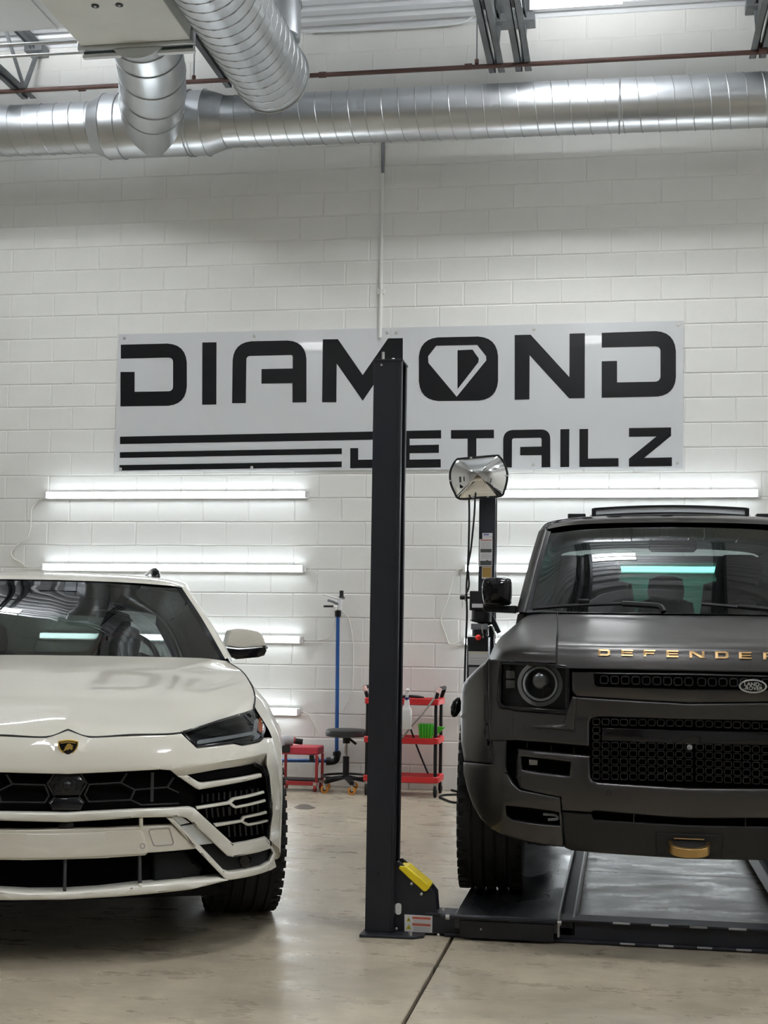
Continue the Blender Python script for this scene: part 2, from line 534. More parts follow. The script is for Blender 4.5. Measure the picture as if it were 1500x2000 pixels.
# ------------------------------------------------------------------ spiral ducts
def helix(c0, c1, r, pitch, t, n=20, phase=0.0):
    c0, c1 = Vector(c0), Vector(c1); d = c1 - c0; L = d.length; d.normalize()
    a = d.cross(Vector((0, 0, 1))).normalized(); b_ = d.cross(a)
    N = max(4, int(L / pitch * n)); out = []
    for i in range(N + 1):
        s_ = L * i / N; an = 2 * math.pi * s_ / pitch + phase
        out.append(c0 + d * s_ + (a * math.cos(an) + b_ * math.sin(an)) * (r + t * 0.3))
    return out
def duct_z(x): return 5.478 + (x + 5.187) / 6.28 * -0.06
def ring_z(b_, c, r0, r1, x0, x1, n=40):
    b_.cyl((x0, c, duct_z(x0)), (x1, c, duct_z(x1)), r0, r1, n=n, cap=False)
md = thing('spiral_duct', 'long horizontal galvanised spiral duct along the block wall', 'duct', (-2, 10.6, 5.45))
RD = 0.205
for x0, x1 in ((X0 + .02, -4.30), (-3.22, -0.03), (-0.02, X1 - .02)):
    p = MB().cyl((x0, 10.6, duct_z(x0)), (x1, 10.6, duct_z(x1)), RD, n=48, cap=False).build('duct_run', M['galv'], md, smooth=60)
    MB().tube(helix((x0, 10.6, duct_z(x0)), (x1, 10.6, duct_z(x1)), RD, 0.134, 0.006), 0.0042, 5).build('spiral_seam', M['galv_d'], p)
a = MB(); 
a.tube([(-0.03, 10.6 + RD * 1.01 * math.cos(t * .2618), duct_z(-.03) + RD * 1.01 * math.sin(t * .2618)) for t in range(25)], 0.008, 6)
a.build('joint_band', M['galv_d'], md)
RT = 0.262
a = MB()
for x0, x1, r0, r1 in ((-4.34, -4.22, RD + .003, RT), (-4.22, -4.09, RT, RT), (-3.36, -3.20, RT, RD + .003), (-4.09, -3.36, RT - .004, RT - .004)):
    ring_z(a, 10.6, r0, r1, x0, x1)
tee = a.build('tee_fitting', M['galv'], md, smooth=25)
for xr in (-4.22, -4.09, -3.52, -3.49, -3.36):
    MB().tube([(xr, 10.6 + RT * 1.005 * math.cos(t * .2618), duct_z(xr) + RT * 1.005 * math.sin(t * .2618)) for t in range(25)], 0.005, 5).build('band', M['galv_d'], tee)

br = thing('branch_duct', 'short thick galvanised elbow duct from the air handler into the tee', 'duct', (-3.4, 9.0, 5.43))
path = cr([(-3.39, 9.012, 5.575), (-3.395, 9.15, 5.57), (-3.44, 9.42, 5.49), (-3.55, 9.8, 5.435), (-3.70, 10.2, 5.44), (-3.80, 10.58, 5.45)], 3)
RB = 0.252
MB().tube(path, RB, 40, cap=True).build('elbow', M['galv'], br, smooth=20)
for i in (3, 5, 7, 9, 11):
    p, d = path[i], (path[i + 1] - path[i - 1])
    rg = MB().ring(p, d, RB + .002, 32)
    MB().tube(rg + [rg[0]], 0.006, 5).build('band', M['galv_d'], br)

bd = thing('round_return_duct', 'wide galvanised spiral duct ending in a flat cap over the main duct', 'duct', (-2.53, 9.5, 5.34))
e0, e1, RR = (-2.53, 2.2, 5.345), (-2.53, 9.5, 5.345), 0.272
p = MB().cyl(e0, e1, RR, n=48).build('duct_run', M['galv'], bd, smooth=60)
MB().tube(helix(e0, e1, RR, 0.118, 0.006), 0.0045, 5).build('spiral_seam', M['galv_d'], p)
rg = MB().ring(Vector(e1) - Vector((0, .01, 0)), (0, 1, 0), RR + .004, 40)
MB().tube(rg + [rg[0]], 0.007, 6).build('end_flange', M['galv_d'], bd)
q0, q1 = (-2.46, 9.22, 5.5), (-2.46, 9.22, ZC - .004)
r_ = MB().cyl(q0, q1, 0.2, n=36).build('riser', M['galv'], bd, smooth=60)
for z in (5.75, 5.92, 6.1, 6.28):
    rg = MB().ring((-2.46, 9.22, z), (0, .15, 1), .203, 32)
    MB().tube(rg + [rg[0]], 0.005, 5).build('band', M['galv_d'], r_)

# ------------------------------------------------------------------ air handler under the deck
ah = thing('air_handler', 'cream and white air handler hanging under the roof deck', 'air handler', (-3.4, 8, 5.42))
MB().box(-3.80, -2.99, 4.5, 9.0, 5.425, 6.05).build('cream_casing', M['cream_sheet'], ah, bevel=0.006)
tag(MB().box(-5.6, -3.84, 4.5, 8.98, 5.555, 6.02).build('side_plenum', M['white_sheet'], ah, bevel=0.004), 'white sheet metal plenum')
tag(MB().box(-2.97, -2.52, 4.5, 9.0, 5.53, 6.02).build('side_plenum', M['white_sheet'], ah, bevel=0.004), 'white sheet metal plenum')
for xs in (-5.0, -4.42, -3.97, -2.80, -2.60):
    MB().box(xs - .006, xs + .006, 4.5, 8.97, 5.515 if xs > -3 else 5.54, 5.56).build('standing_seam', M['white_sheet'], ah)
tr_ = MB().box(-3.83, -2.97, 9.0, 9.05, 5.40, 5.50).build('end_rail', M['galv'], ah, bevel=0.004)
MB().box(-3.81, -2.98, 9.05, 9.09, 5.365, 5.385).build('rail_lip', M['white_sheet'], tr_)
tag(MB().box(-3.80, -2.99, 9.05, 9.06, 5.39, 5.43).build('rail_gap', mat('rail_shade', (.05, .08, .07), .5), tr_), 'dark green gap of the rail')
for px, py in ((186, 11), (233, 9)):
    c = at_z(px, py, 5.425)
    k = MB().cyl((c.x, c.y, 5.419), (c.x, c.y, 5.426), 0.026, n=16).build('grommet', M['black_plastic'], ah)
    MB().cyl((c.x, c.y, 5.416), (c.x, c.y, 5.42), 0.009, n=10).build('screw', M['bolt'], k)
MB().cyl((-2.9, 9.03, 5.5), (-2.88, 9.03, 5.72), 0.02, n=8).build('valve', M['black_plastic'], ah)
for k, (z, yy) in enumerate(((5.475, 9.02), (5.412, 9.07))):
    tag(MB().cyl((X0 + .05, yy, z + .05), (-3.8, yy, z), 0.011, n=8).build('refrigerant_line', M['galv']), ('upper' if k == 0 else 'lower') + ' of two thin metal lines running into the air handler', 'pipe')

# ------------------------------------------------------------------ the wall sign
def rp(pts, n=6):                             # outline with rounded corners: (x, y[, r])
    out = []; N = len(pts)
    for i, p in enumerate(pts):
        if len(p) == 2 or p[2] == 0:
            out.append((p[0], p[1])); continue
        a = Vector(pts[i - 1][:2]); b_ = Vector(p[:2]); c = Vector(pts[(i + 1) % N][:2])
        u, w = (a - b_).normalized(), (c - b_).normalized()
        ang = u.angle(w); tl = p[2] / math.tan(ang / 2)
        s0, s1 = b_ + u * tl, b_ + w * tl
        for k in range(n + 1):
            t = k / n
            q = s0 * (1 - t) ** 2 + b_ * 2 * t * (1 - t) * 0.62 / 0.62 + s1 * t ** 2
            mid = (s0 * (1 - t) + s1 * t)
            out.append(tuple((q * 0.86 + mid * 0.14)[:2]) if 0 < t < 1 else tuple(q[:2]))
    return out
sg = thing('wall_sign', 'large white two-panel wall sign with bold black lettering and three stripes', 'sign', (-1.93, WY, 2.672))
M['sign_white'] = mat('sign_white', (0.62, 0.635, 0.65), 0.22, coat=0.2)
M['sign_black'] = mat('sign_black', (0.006, 0.006, 0.007), 0.3, spec=0.2)
for xa, xe in ((-4.36, -1.932), (-1.929, 0.50)):
    MB().box(xa, xe, WY - 0.014, WY - 0.004, 2.672, 3.888).build('sign_panel', M['sign_white'], sg, bevel=0.001, seg=1)
YS = WY - 0.016
def letter(name, pts, ox, oy, holes=()):
    def cv(l): return [(lambda w: (w.x, w.z))(at_y(ox + x / 2.5, oy + y / 2.5, YS)) for x, y in rp(l)]
    return MB().prism(cv(pts), YS, WY - 0.013, XZ, [cv(h) for h in holes]).build(name, M['sign_black'], sg, smooth=0)
A1 = (200, 600); A2 = (780, 600)
letter('letter', [(90, 183), (412, 175, 92), (412, 480, 92), (88, 484), (88, 316), (157, 316), (157, 413), (345, 410, 22), (345, 245, 22), (90, 251)], *A1)
letter('letter', [(488, 172), (557, 171), (556, 475), (487, 476)], *A1)
letter('letter', [(633, 469), (637, 168, 92), (996, 161, 88), (996, 464), (928, 465), (928, 371), (777, 373), (777, 302), (929, 299), (929, 233, 9), (703, 238, 18), (700, 468)], *A1)
letter('letter', [(1076, 157), (1150, 156), (1271, 331), (1395, 152), (1467, 151), (1466, 458), (1398, 459), (1399, 268), (1271, 457), (1144, 275), (1142, 464), (1073, 464)], *A1)
o_ = letter('letter', [(95, 149, 95), (482, 141, 95), (482, 455, 95), (95, 459, 95)], *A2, holes=[[(180, 188), (380, 184), (424, 240), (424, 260), (280, 437), (142, 272), (140, 240)]])
letter('diamond_facet', [(284, 210), (357, 207), (388, 250), (386, 268), (284, 400)], *A2)
letter('letter', [(563, 136), (641, 134), (830, 341), (831, 129), (906, 127), (905, 444), (829, 445), (636, 235), (635, 450), (563, 452)], *A2)
letter('letter', [(988, 125), (1350, 113, 96), (1350, 434, 92), (988, 442), (988, 264), (1063, 262), (1063, 367), (1275, 363, 26), (1275, 190, 24), (988, 197)], *A2)
letter('stripe', [(86, 632), (1320, 607), (1320, 647), (86, 668)], *A1)
letter('stripe', [(85, 708), (1169, 689), (1169, 717), (85, 736)], *A1)
letter('stripe', [(83, 771), (1169, 753), (1168, 781), (82, 798)], *A1)
letter('letter', [(1210, 688), (1249, 688), (1249, 745), (1400, 742, 10), (1400, 644, 10), (1320, 646), (1320, 607), (1440, 604, 40), (1440, 782, 40), (1210, 786)], *A1)
letter('letter', [(8, 604), (204, 600), (204, 640), (50, 642), (50, 674), (193, 671), (193, 711), (50, 713), (50, 744), (202, 742), (202, 782), (8, 785)], *A2)
letter('letter', [(252, 600), (462, 598), (462, 639), (376, 640), (376, 781), (333, 782), (333, 641), (252, 642)], *A2)
letter('letter', [(507, 782), (507, 600, 46), (737, 596, 42), (737, 781), (694, 782), (694, 722), (590, 723), (590, 682), (694, 680), (694, 637, 8), (550, 640, 10), (549, 782)], *A2)
letter('letter', [(786, 596), (830, 595), (829, 780), (786, 781)], *A2)
letter('letter', [(879, 595), (922, 594), (921, 739), (1070, 737), (1070, 778), (879, 780)], *A2)
letter('letter', [(1121, 590), (1327, 587), (1327, 628), (1195, 736), (1331, 733), (1331, 776), (1121, 778), (1121, 740), (1255, 631), (1121, 633)], *A2)
for ox, x, y in ((200, 107, 150), (200, 741, 141), (200, 1390, 124), (200, 1437, 124), (200, 88, 790), (200, 729, 783), (780, 657, 105), (780, 1363, 85), (780, 653, 770), (780, 1358, 763)):
    c = at_y(ox + x / 2.5, 600 + y / 2.5, WY - .016)
    MB().cyl((c.x, WY - .021, c.z), (c.x, WY - .010, c.z), 0.014, n=14).build('screw', M['bolt'], sg, bevel=0.003)

# ------------------------------------------------------------------ LED tubes on the wall
def tube_light(xa, xe, z, label, grp):
    t = thing('tube_light', label, 'light', (xa, WY, z), 0, grp)
    MB().box(xa, xe, WY - 0.032, WY - 0.006, z - 0.034, z + 0.030).build('housing', M['white_plastic'], t, bevel=0.003)
    MB().tube([(xa + .02, WY - .042, z), (xe - .02, WY - .042, z)], 0.021, 12).build('diffuser', M['tube_light'], t)
    for x in (xa + .01, xe - .01):
        MB().box(x - .012, x + .012, WY - 0.066, WY - 0.006, z - .03, z + .028).build('end_cap', M['white_plastic'], t, bevel=0.004)
WHICH = ('topmost', 'second', 'third', 'lowest')
for i, z in enumerate((2.468, 1.836, 1.234, 0.624)):
    dx = -0.012 * i
    tube_light(-4.99 + dx, -2.62 + dx, z, WHICH[i] + ' of the wall tube lights behind the white car', 'wall tube lights behind the white car')
for i, z in enumerate((2.468, 1.848, 1.242, 0.63)):
    tube_light(-1.285, 1.105, z, WHICH[i] + ' of the wall tube lights behind the grey off-roader', 'wall tube lights behind the grey off-roader')
M['cord'] = mat('white_cord', (0.72, 0.71, 0.66), 0.45)
def cord(pts, label, r=0.006, m='cord', y=WY - 0.016):
    o = MB().tube(cr([at_y(a, b_, y) for a, b_ in pts], 5), r, 6).build('power_cord', M[m])
    return tag(o, label, 'cord')
cord([(88, 970), (78, 975), (62, 992), (60, 1026), (57, 1041), (50, 1053), (33, 1064), (22, 1076), (25, 1090), (42, 1099), (51, 1107), (78, 1109)], 'white cord looping between the two upper tube lights at the far end of the wall')
cord([(594, 1250), (612, 1251), (636, 1248), (648, 1238), (652, 1222), (655, 1208)], 'thin pale cord from the third tube light to the blue pipe', 0.005)
cord([(592, 1391), (603, 1396), (612, 1412), (621, 1430)], 'short pale cord hanging from the lowest tube light behind the white car', 0.005)
cord([(905, 1110), (891, 1115), (883, 1135), (875, 1168), (863, 1203), (861, 1214), (870, 1238), (876, 1256), (886, 1257), (905, 1252)], 'white cord joining two tube lights beside the rear lift post')
cord([(604, 1110), (616, 1118), (622, 1135)], 'short cord at the end of the second tube light behind the white car', 0.004)
cord([(668, 1192), (682, 1212), (690, 1260), (690, 1300), (688, 1345), (680, 1368), (671, 1388)], 'thin clear air hose drooping beside the blue pipe', 0.005)
# ------------------------------------------------------------------ four-post vehicle lift
M['lift'] = mat('dark_blue_grey_paint', (0.013, 0.014, 0.019), 0.42, spec=0.3, noise=0.05, nscale=12)
M['lift_deck'] = mat('scuffed_deck_steel', (0.03, 0.032, 0.036), 0.30, metal=0.35, noise=0.35, nscale=9, rnoise=0.14, detail=8, stretch=(1, 0.35, 1))
M['lift_edge'] = mat('worn_steel_edge', (0.35, 0.35, 0.36), 0.35, metal=0.9)
M['yellow'] = mat('safety_yellow', (0.78, 0.60, 0.01), 0.4)
M['paper'] = mat('label_paper', (0.62, 0.61, 0.62), 0.45)
M['lab_red'] = mat('label_red', (0.42, 0.09, 0.05), 0.5)
M['lab_grey'] = mat('label_grey', (0.33, 0.32, 0.33), 0.5)
M['lab_dark'] = mat('label_dark', (0.05, 0.055, 0.05), 0.5)
M['lab_yel'] = mat('label_yellow', (0.55, 0.5, 0.03), 0.5)
M['lab_ochre'] = mat('label_ochre', (0.33, 0.2, 0.04), 0.5)
M['lab_blue'] = mat('label_blue', (0.16, 0.18, 0.35), 0.5)

CX = 0.275
lift = thing('vehicle_lift', 'dark grey four-post vehicle lift under the grey off-roader', 'lift', (CX, 8.0, 0))
def post(xi, s, y0):
    """U-channel post; xi = outer x, s = +1 opening to +x, -1 opening to -x"""
    def px_(d): return xi + s * d
    pl = [(0, 0), (.124, 0), (.124, .03), (.118, .03), (.118, .006), (.006, .006), (.006, .144), (.118, .144), (.118, .12), (.124, .12), (.124, .15), (0, .15)]
    b_ = MB().prism([(px_(a), y0 + c) for a, c in pl], 0.012, 2.45, XY)
    b_.box(min(px_(.007), px_(.05)), max(px_(.007), px_(.05)), y0 + .03, y0 + .12, .012, 2.44)
    p = b_.build('post', M['lift'], lift, bevel=0.003)
    cap = MB().box(min(px_(-.003), px_(.127)), max(px_(-.003), px_(.127)), y0 - .003, y0 + .153, 2.448, 2.456).build('cap_plate', M['lift'], p, bevel=0.001)
    MB().cyl((px_(.030), y0 + .06, 2.456), (px_(.030), y0 + .06, 2.50), 0.0065, n=10).build('threaded_rod', M['bolt'], p)
    MB().lathe((px_(.075), y0 + .06, 2.456), (0, 0, 1), [(0, .013), (.008, .011), (.016, .006)], 8).build('nut', M['bolt'], p)
    bp = MB().prism([(px_(-.012), y0 - .065), (px_(.215), y0 - .055), (px_(.255), y0 - .02), (px_(.255), y0 + .21), (px_(-.012), y0 + .21)], 0.0, 0.012, XY).build('base_plate', M['lift'], p, bevel=0.003)
    for a, c in ((.2, -.03), (.02, .185), (.2, .185)):
        MB().cyl((px_(a), y0 + c, .012), (px_(a), y0 + c, .024), .01, n=6).build('anchor_bolt', M['bolt'], bp)
    return p
P1 = post(-1.055, 1, 5.755)
P2 = post(-1.055, 1, 10.28)
post(2 * CX + 1.055, -1, 5.755)
post(2 * CX + 1.055, -1, 10.28)
MB().cyl((-1.0, 5.752, .258), (-1.0, 5.757, .258), 0.0115, n=16).build('bolt_hole', M['black_plastic'], P1)
MB().cyl((-1.02, 5.748, 2.43), (-1.02, 5.757, 2.43), 0.005, n=8).build('rivet', M['bolt'], P1)
tag(MB().box(-.946, -.932, 5.752, 5.757, .02, 2.44).build('front_lip', M['lift'], P1, bevel=.002), 'rolled front edge')

for nm, y0 in (('front', 5.80), ('rear', 10.30)):
    cb = MB().box(-.80, 2 * CX + .80, y0, y0 + .11, 0.006, 0.088).build('cross_beam', M['lift'], lift, bevel=.003)
    MB().box(-.80, 2 * CX + .80, y0 - .018, y0 + .11, 0.088, 0.097).build('beam_flange', M['lift'], cb, bevel=.002)
    MB().box(-.72, 2 * CX + .72, y0 - .022, y0, 0.004, 0.016).build('beam_foot', M['lift'], cb, bevel=.002)
    if nm == 'front':
        for k in range(5):
            x = -.02 + k * .155
            MB().cyl((x, y0 - .020, .094), (x + .07, y0 - .020, .094), .006, n=8).build('hinge_pin', M['lift_edge'], cb)
            MB().cyl((x + .03, y0 - .023, .012), (x + .09, y0 - .023, .012), .005, n=8).build('hinge_pin', M['lift_edge'], cb)
for sx in (-1, 1):
    def mx(x): return CX + sx * abs(CX - x) if sx < 0 else 2 * CX - x
    a0, a1 = sorted((mx(-.672), mx(-.246)))
    rw = MB().box(a0, a1, 5.745, 10.28, 0.045, 0.105).build('runway', M['lift_deck'], lift, bevel=.003)
    e0, e1 = sorted((mx(-.246), mx(-.236)))
    MB().box(e0, e1, 5.75, 10.28, 0.03, 0.118).build('inner_edge', M['lift_edge'], rw, bevel=.001)
    e0, e1 = sorted((mx(-.236), mx(-.185)))
    MB().box(e0, e1, 5.80, 10.28, 0.03, 0.06).build('jack_rail', M['black_plastic'], rw)
    e0, e1 = sorted((mx(-.185), mx(-.176)))
    MB().box(e0, e1, 5.80, 10.28, 0.03, 0.105).build('rail_edge', M['lift_edge'], rw, bevel=.001)
    e0, e1 = sorted((mx(-.65), mx(-.26)))
    fp = MB().box(e0, e1, 5.748 - .012, 5.752, 0.012, 0.082).build('end_plate', M['black_plastic'], rw, bevel=.002)
    hr = MB().cyl((mx(-.73), 5.735, .096), (mx(-.24), 5.735, .096), .0085, n=10).build('hinge_rod', M['lift'], rw)
    for x in (-.70, -.236):
        MB().cyl((mx(x) - .008, 5.732, .094), (mx(x) + .008, 5.732, .094), .011, n=8).build('rod_nut', M['bolt'], hr)
    MB().cyl((mx(-.56), 5.733, .05), (mx(-.56), 5.74, .05), .004, n=8).build('rivet', M['bolt'], fp)

# carriage end plate with its yellow guard beside the front post
YG = 5.79
def gp(l, y=YG): return [(lambda w: (w.x, w.z))(at_y(a, c, y)) for a, c in l]
ep = MB().prism(gp([(771, 1684), (780, 1683), (841, 1734), (850, 1746), (853, 1784), (880, 1786), (905, 1800), (905, 1826), (771, 1821)]), YG, YG + .012, XZ).build('carriage_plate', M['lift'], lift, bevel=.003)
MB().prism(gp([(771, 1684), (780, 1683), (841, 1734), (850, 1746), (853, 1784), (853, 1822), (771, 1821)]), YG + .09, YG + .10, XZ).build('carriage_plate', M['lift'], lift, bevel=.002)
MB().prism(gp([(778, 1697), (780, 1692), (795, 1693), (840, 1731), (838, 1736), (831, 1742), (826, 1741)], YG - .014), YG - .012, YG + .09, XZ).build('guard', M['yellow'], ep, bevel=.004)
MB().bar(at_y(776, 1683, YG + .03), at_y(792, 1695, YG + .03), .05, .006).build('guard_clip', M['black_plastic'], ep)
for x, y in ((804, 1726), (823, 1746), (774, 1814), (856, 1826), (866, 1777)):
    c = at_y(x, y, YG)
    MB().lathe((c.x, YG - .006, c.z), (0, 1, 0), [(0, .004), (.002, .0065), (.008, .0065)], 10).build('bolt_head', M['bolt'], ep)
c = at_y(778, 1775, YG)
tag(MB().prism(rrect(c.x - .012, c.x + .013, c.z - .024, c.z + .024, .011), YG - .004, YG, XZ).build('roller', M['white_plastic'], ep), 'pale plastic roller in its slot')
def label_card(parent, quad, y, strips, name='warning_label'):
    P = gp(quad, y)
    b_ = MB().prism(P, y, y + .0015, XZ).build(name, M['paper'], parent, smooth=0)
    (ax, az), (bx_, bz), (cx_, cz), (dx, dz) = P
    def uv(u, v):
        tx, tz = ax + (bx_ - ax) * u, az + (bz - az) * u
        lx, lz = dx + (cx_ - dx) * u, dz + (cz - dz) * u
        return tx + (lx - tx) * v, tz + (lz - tz) * v
    for nm, m, pts in strips:
        MB().prism([uv(*p) for p in pts], y - .0008, y, XZ).build(nm, M[m], b_, smooth=0)
    return b_
def rc(u0, u1, v0, v1): return [(u0, v0), (u1, v0), (u1, v1), (u0, v1)]
st = [('header_strip', 'lab_red', rc(.28, .94, .10, .24)), ('header_strip', 'lab_red', rc(.28, .94, .49, .63)),
      ('warning_triangle', 'lab_yel', [(.15, .14), (.23, .40), (.06, .40)]), ('warning_triangle', 'lab_yel', [(.15, .55), (.25, .86), (.05, .86)]),
      ('pictogram', 'lab_dark', rc(.12, .19, .27, .34)), ('pictogram', 'lab_dark', [(.13, .80), (.20, .68), (.21, .72), (.16, .82)])]
for v in (.31, .42, .70, .77, .84, .91):
    st.append(('text_line', 'lab_grey', rc(.32, .92, v, v + .028)))
label_card(ep, [(790, 1786), (844.5, 1789), (844, 1822), (790, 1819)], YG - .002, st)

# ------------------------------------------------------------------ rear post: labels, pump, hoses, mirror
YR = 10.278
label_card(P2, [(942, 1041), (962, 1041), (961.5, 1053), (942, 1053)], YR, [('text_line', 'lab_blue', rc(.12, .65, .12, .4)), ('text_line', 'lab_grey', rc(.1, .9, .6, .66))], 'maker_label')
st = [('header_strip', 'lab_red', rc(.1, .95, .02, .055)), ('picture_strip', 'lab_dark', rc(.08, .96, .36, .49)), ('picture_strip', 'lab_dark', [(.06, .80), (.5, .80), (.6, .765), (.75, .80), (.96, .80), (.96, .965), (.06, .965)])]
for v in (.10, .14, .18, .22, .26, .30, .54, .59, .64, .69):
    st.append(('text_line', 'lab_grey', rc(.15, .9, v, v + .014)))
label_card(P2, [(936.5, 1053), (962, 1053), (961, 1106), (936, 1106)], YR, st)
label_card(P2, [(941.5, 1107), (960.5, 1107), (960, 1130), (941, 1130)], YR, [('ochre_field', 'lab_ochre', rc(.04, .96, .04, .9))], 'capacity_label')

pu = thing('hydraulic_pump', 'black hydraulic power unit with red button on the rear lift post', 'pump', (-1.1, 10.2, 0.75))
def W(px, py, y): return at_y(px, py, y)
def wbox(b_, px0, py0, px1, py1, y0, y1):
    a, c = W(px0, py0, (y0 + y1) / 2), W(px1, py1, (y0 + y1) / 2)
    return b_.box(min(a.x, c.x), max(a.x, c.x), y0, y1, min(a.z, c.z), max(a.z, c.z))
wbox(MB(), 920, 1155, 962, 1193, 10.08, 10.27).build('switch_box', M['black_plastic'], pu, bevel=.006)
wbox(MB(), 922, 1179, 943, 1187, 10.07, 10.08).build('name_plate', M['paper'], pu)
a, c = W(941, 1193, 10.17), W(940, 1214, 10.17)
MB().cyl(a, c, .075, n=24).build('motor', M['black_plastic'], pu)
a, c = W(940, 1214, 10.17), W(939, 1218, 10.17)
MB().cyl(a, c, .083, n=24).build('motor_flange', M['black_gloss'], pu)
wbox(MB(), 922, 1218, 954, 1230, 10.09, 10.25).build('valve_block', M['steel'], pu, bevel=.004)
tk = MB()
cc = [(a_, b_) for a_, b_ in rrect(W(914, 1240, 10.15).x, W(956, 1240, 10.15).x, 10.06, 10.24, .03)]
tk.prism(cc, W(930, 1330, 10.15).z - .25, W(930, 1244, 10.15).z, XY)
tank = tk.build('oil_tank', M['black_plastic'], pu, bevel=.006)
MB().cyl(W(938, 1243, 10.15), W(938, 1230, 10.15), .06, n=20).build('tank_neck', M['black_plastic'], pu)
c = W(934, 1245, 10.05)
tag(MB().lathe((c.x, 10.06, c.z), (0, -1, 0), [(0, .02), (.012, .022), (.02, .016), (.024, .004)], 16).build('release_button', mat('red_button', (.7, .02, .015), .35), pu), 'red round button')
MB().tube([W(941, 1221, 10.06), W(942, 1232, 10.05), W(943, 1247, 10.05)], .006, 8).build('lever', M['chrome'], pu)
MB().tube(cr([W(952, 1223, 10.1), W(960, 1222, 10.1), W(965, 1232, 10.1), W(969, 1243, 10.1)], 5), .006, 8).build('steel_line', M['chrome'], pu)
MB().tube([W(953, 1225, 10.08), W(953, 1241, 10.08)], .006, 8).build('steel_line', M['chrome'], pu)
lb = wbox(MB(), 915, 1272, 953, 1299, 10.056, 10.06).build('instruction_label', M['paper'], pu)
for v in (1274, 1285, 1290, 1294):
    wbox(MB(), 917, v, 951, v + 1.5, 10.054, 10.056).build('text_line', M['lab_yel'] if v == 1274 else M['lab_grey'], lb)
wbox(MB(), 916, 1303, 950, 1326, 10.056, 10.06).build('instruction_label', M['lab_grey'], pu)
MB().bar(W(958, 1200, 10.27), W(975, 1236, 10.27), .05, .03).build('brace', M['lift'], pu)
kn = MB().lathe(W(898, 1167, 10.2), (1, 0, 0), [(0, .006), (.004, .017), (.03, .017), (.04, .010), (.1, .010)], 14).build('inlet_fitting', M['black_plastic'], pu)
MB().cyl(W(910, 1160, 10.2), W(910, 1174, 10.2), .012, n=10).build('tee_piece', M['chrome'], kn)
MB().tube([W(903, 1172, 10.19), W(903, 1186, 10.19)], .003, 6).build('drain_pin', M['bolt'], kn)
def hose(pts, y, r, label, m='rubber'):
    return tag(MB().tube(cr([at_y(a_, b_, y) for a_, b_ in pts], 5), r, 8).build('hydraulic_hose', M[m]), label, 'hose')
hose([(916, 975), (916.5, 1010), (915, 1080), (913.5, 1107), (911, 1150), (912, 1200), (910, 1250), (908, 1310), (906, 1420)], 10.12, .0075, 'black hose hanging straight down from behind the round-edged mirror')
hose([(928, 974), (926, 1010), (920, 1070), (914.5, 1105), (916, 1140), (914, 1152), (911, 1158)], 10.10, .007, 'black hose slanting from the mirror down to the pump fitting')

mr = thing('safety_mirror', 'convex safety mirror with black rim on the rear lift post', 'mirror', (-1.048, 10.15, 2.31))
ol = [(250, 285), (640, 250), (1060, 215), (1130, 240), (1230, 370), (1290, 560), (1290, 700), (1270, 820), (1230, 950), (1160, 1060), (730, 1087), (300, 1115), (190, 980), (115, 800), (95, 640), (110, 520), (150, 420), (200, 340)]
ol = [at_y(870 + a_ / 10.714, 870 + b_ / 10.714, 10.15) for a_, b_ in ol]
ol = cr(ol + [ol[0]], 3)[:-1]
ce = Vector((sum(p.x for p in ol) / len(ol), 10.15, sum(p.z for p in ol) / len(ol)))
rings = []
for k in range(13):
    t = 1 - k / 12
    t = max(t, 0.001)
    rings.append([Vector((ce.x + (p.x - ce.x) * t, 10.15 - 0.075 * (1 - t * t), ce.z + (p.z - ce.z) * t)) for p in ol])
M['mirror'] = mat('mirror_face', (0.86, 0.87, 0.87), 0.015, metal=1.0)
MB().loft(rings, True, True).build('mirror_face', M['mirror'], mr, smooth=80)
MB().tube(ol + [ol[0], ol[1]], .0085, 8).build('rim', M['rubber'], mr)
for x, y in ((880, 939), (990, 929), (920, 894), (924, 971), (953, 970)):
    c = at_y(x, y, 10.14)
    MB().box(c.x - .008, c.x + .008, 10.135, 10.15, c.z - .006, c.z + .006).build('rim_clip', M['bolt'], mr)
MB().bar((-1.0, 10.16, 2.40), (-1.0, 10.277, 2.40), .05, .02).build('bracket', M['steel'], mr)

# ------------------------------------------------------------------ blue compressed-air pipe with regulator
M['blue'] = mat('blue_pipe', (0.012, 0.07, 0.24), 0.35)
ap = thing('air_pipe', 'blue compressed-air pipe with valves and regulator on the block wall', 'pipe', (-2.32, 11.24, .2))
YP = 11.24
def W2(px, py, y=YP): return at_y(px, py, y)
MB().cyl(W2(660, 1204), W2(657.5, 1476), .0165, n=16).build('riser', M['blue'], ap)
MB().cyl(W2(644, 1486), W2(430, 1484), .0165, n=16).build('supply_run', M['blue'], ap)
q = [W2(658, 1467), W2(658.5, 1478), W2(655, 1486), W2(646, 1488), W2(638, 1487)]
MB().tube(cr(q, 4), .027, 14).build('elbow', M['black_plastic'], ap)
for a_, b_ in (((658, 1469), (658, 1476)), ((638, 1487), (645, 1487)), ((617, 1486), (622, 1486))):
    MB().cyl(W2(*a_), W2(*b_), .034, n=14).build('compression_nut', M['black_plastic'], ap)
MB().lathe(W2(660, 1205), (0, 0, 1), [(0, .024), (.01, .026), (.05, .028), (.055, .018)], 14).build('top_nut', M['black_plastic'], ap)
rg_ = MB().cyl(W2(661, 1191), W2(664, 1170), .028, n=16).build('regulator', M['white_sheet'], ap)
MB().lathe(W2(667, 1168), (0, 0, 1), [(0, .026), (.01, .02), (.02, .0175), (.062, .0175)], 16).build('regulator_knob', M['black_plastic'], rg_)
MB().cyl(W2(660, 1168), W2(674, 1168), .012, n=10).build('regulator_collar', M['chrome'], rg_)
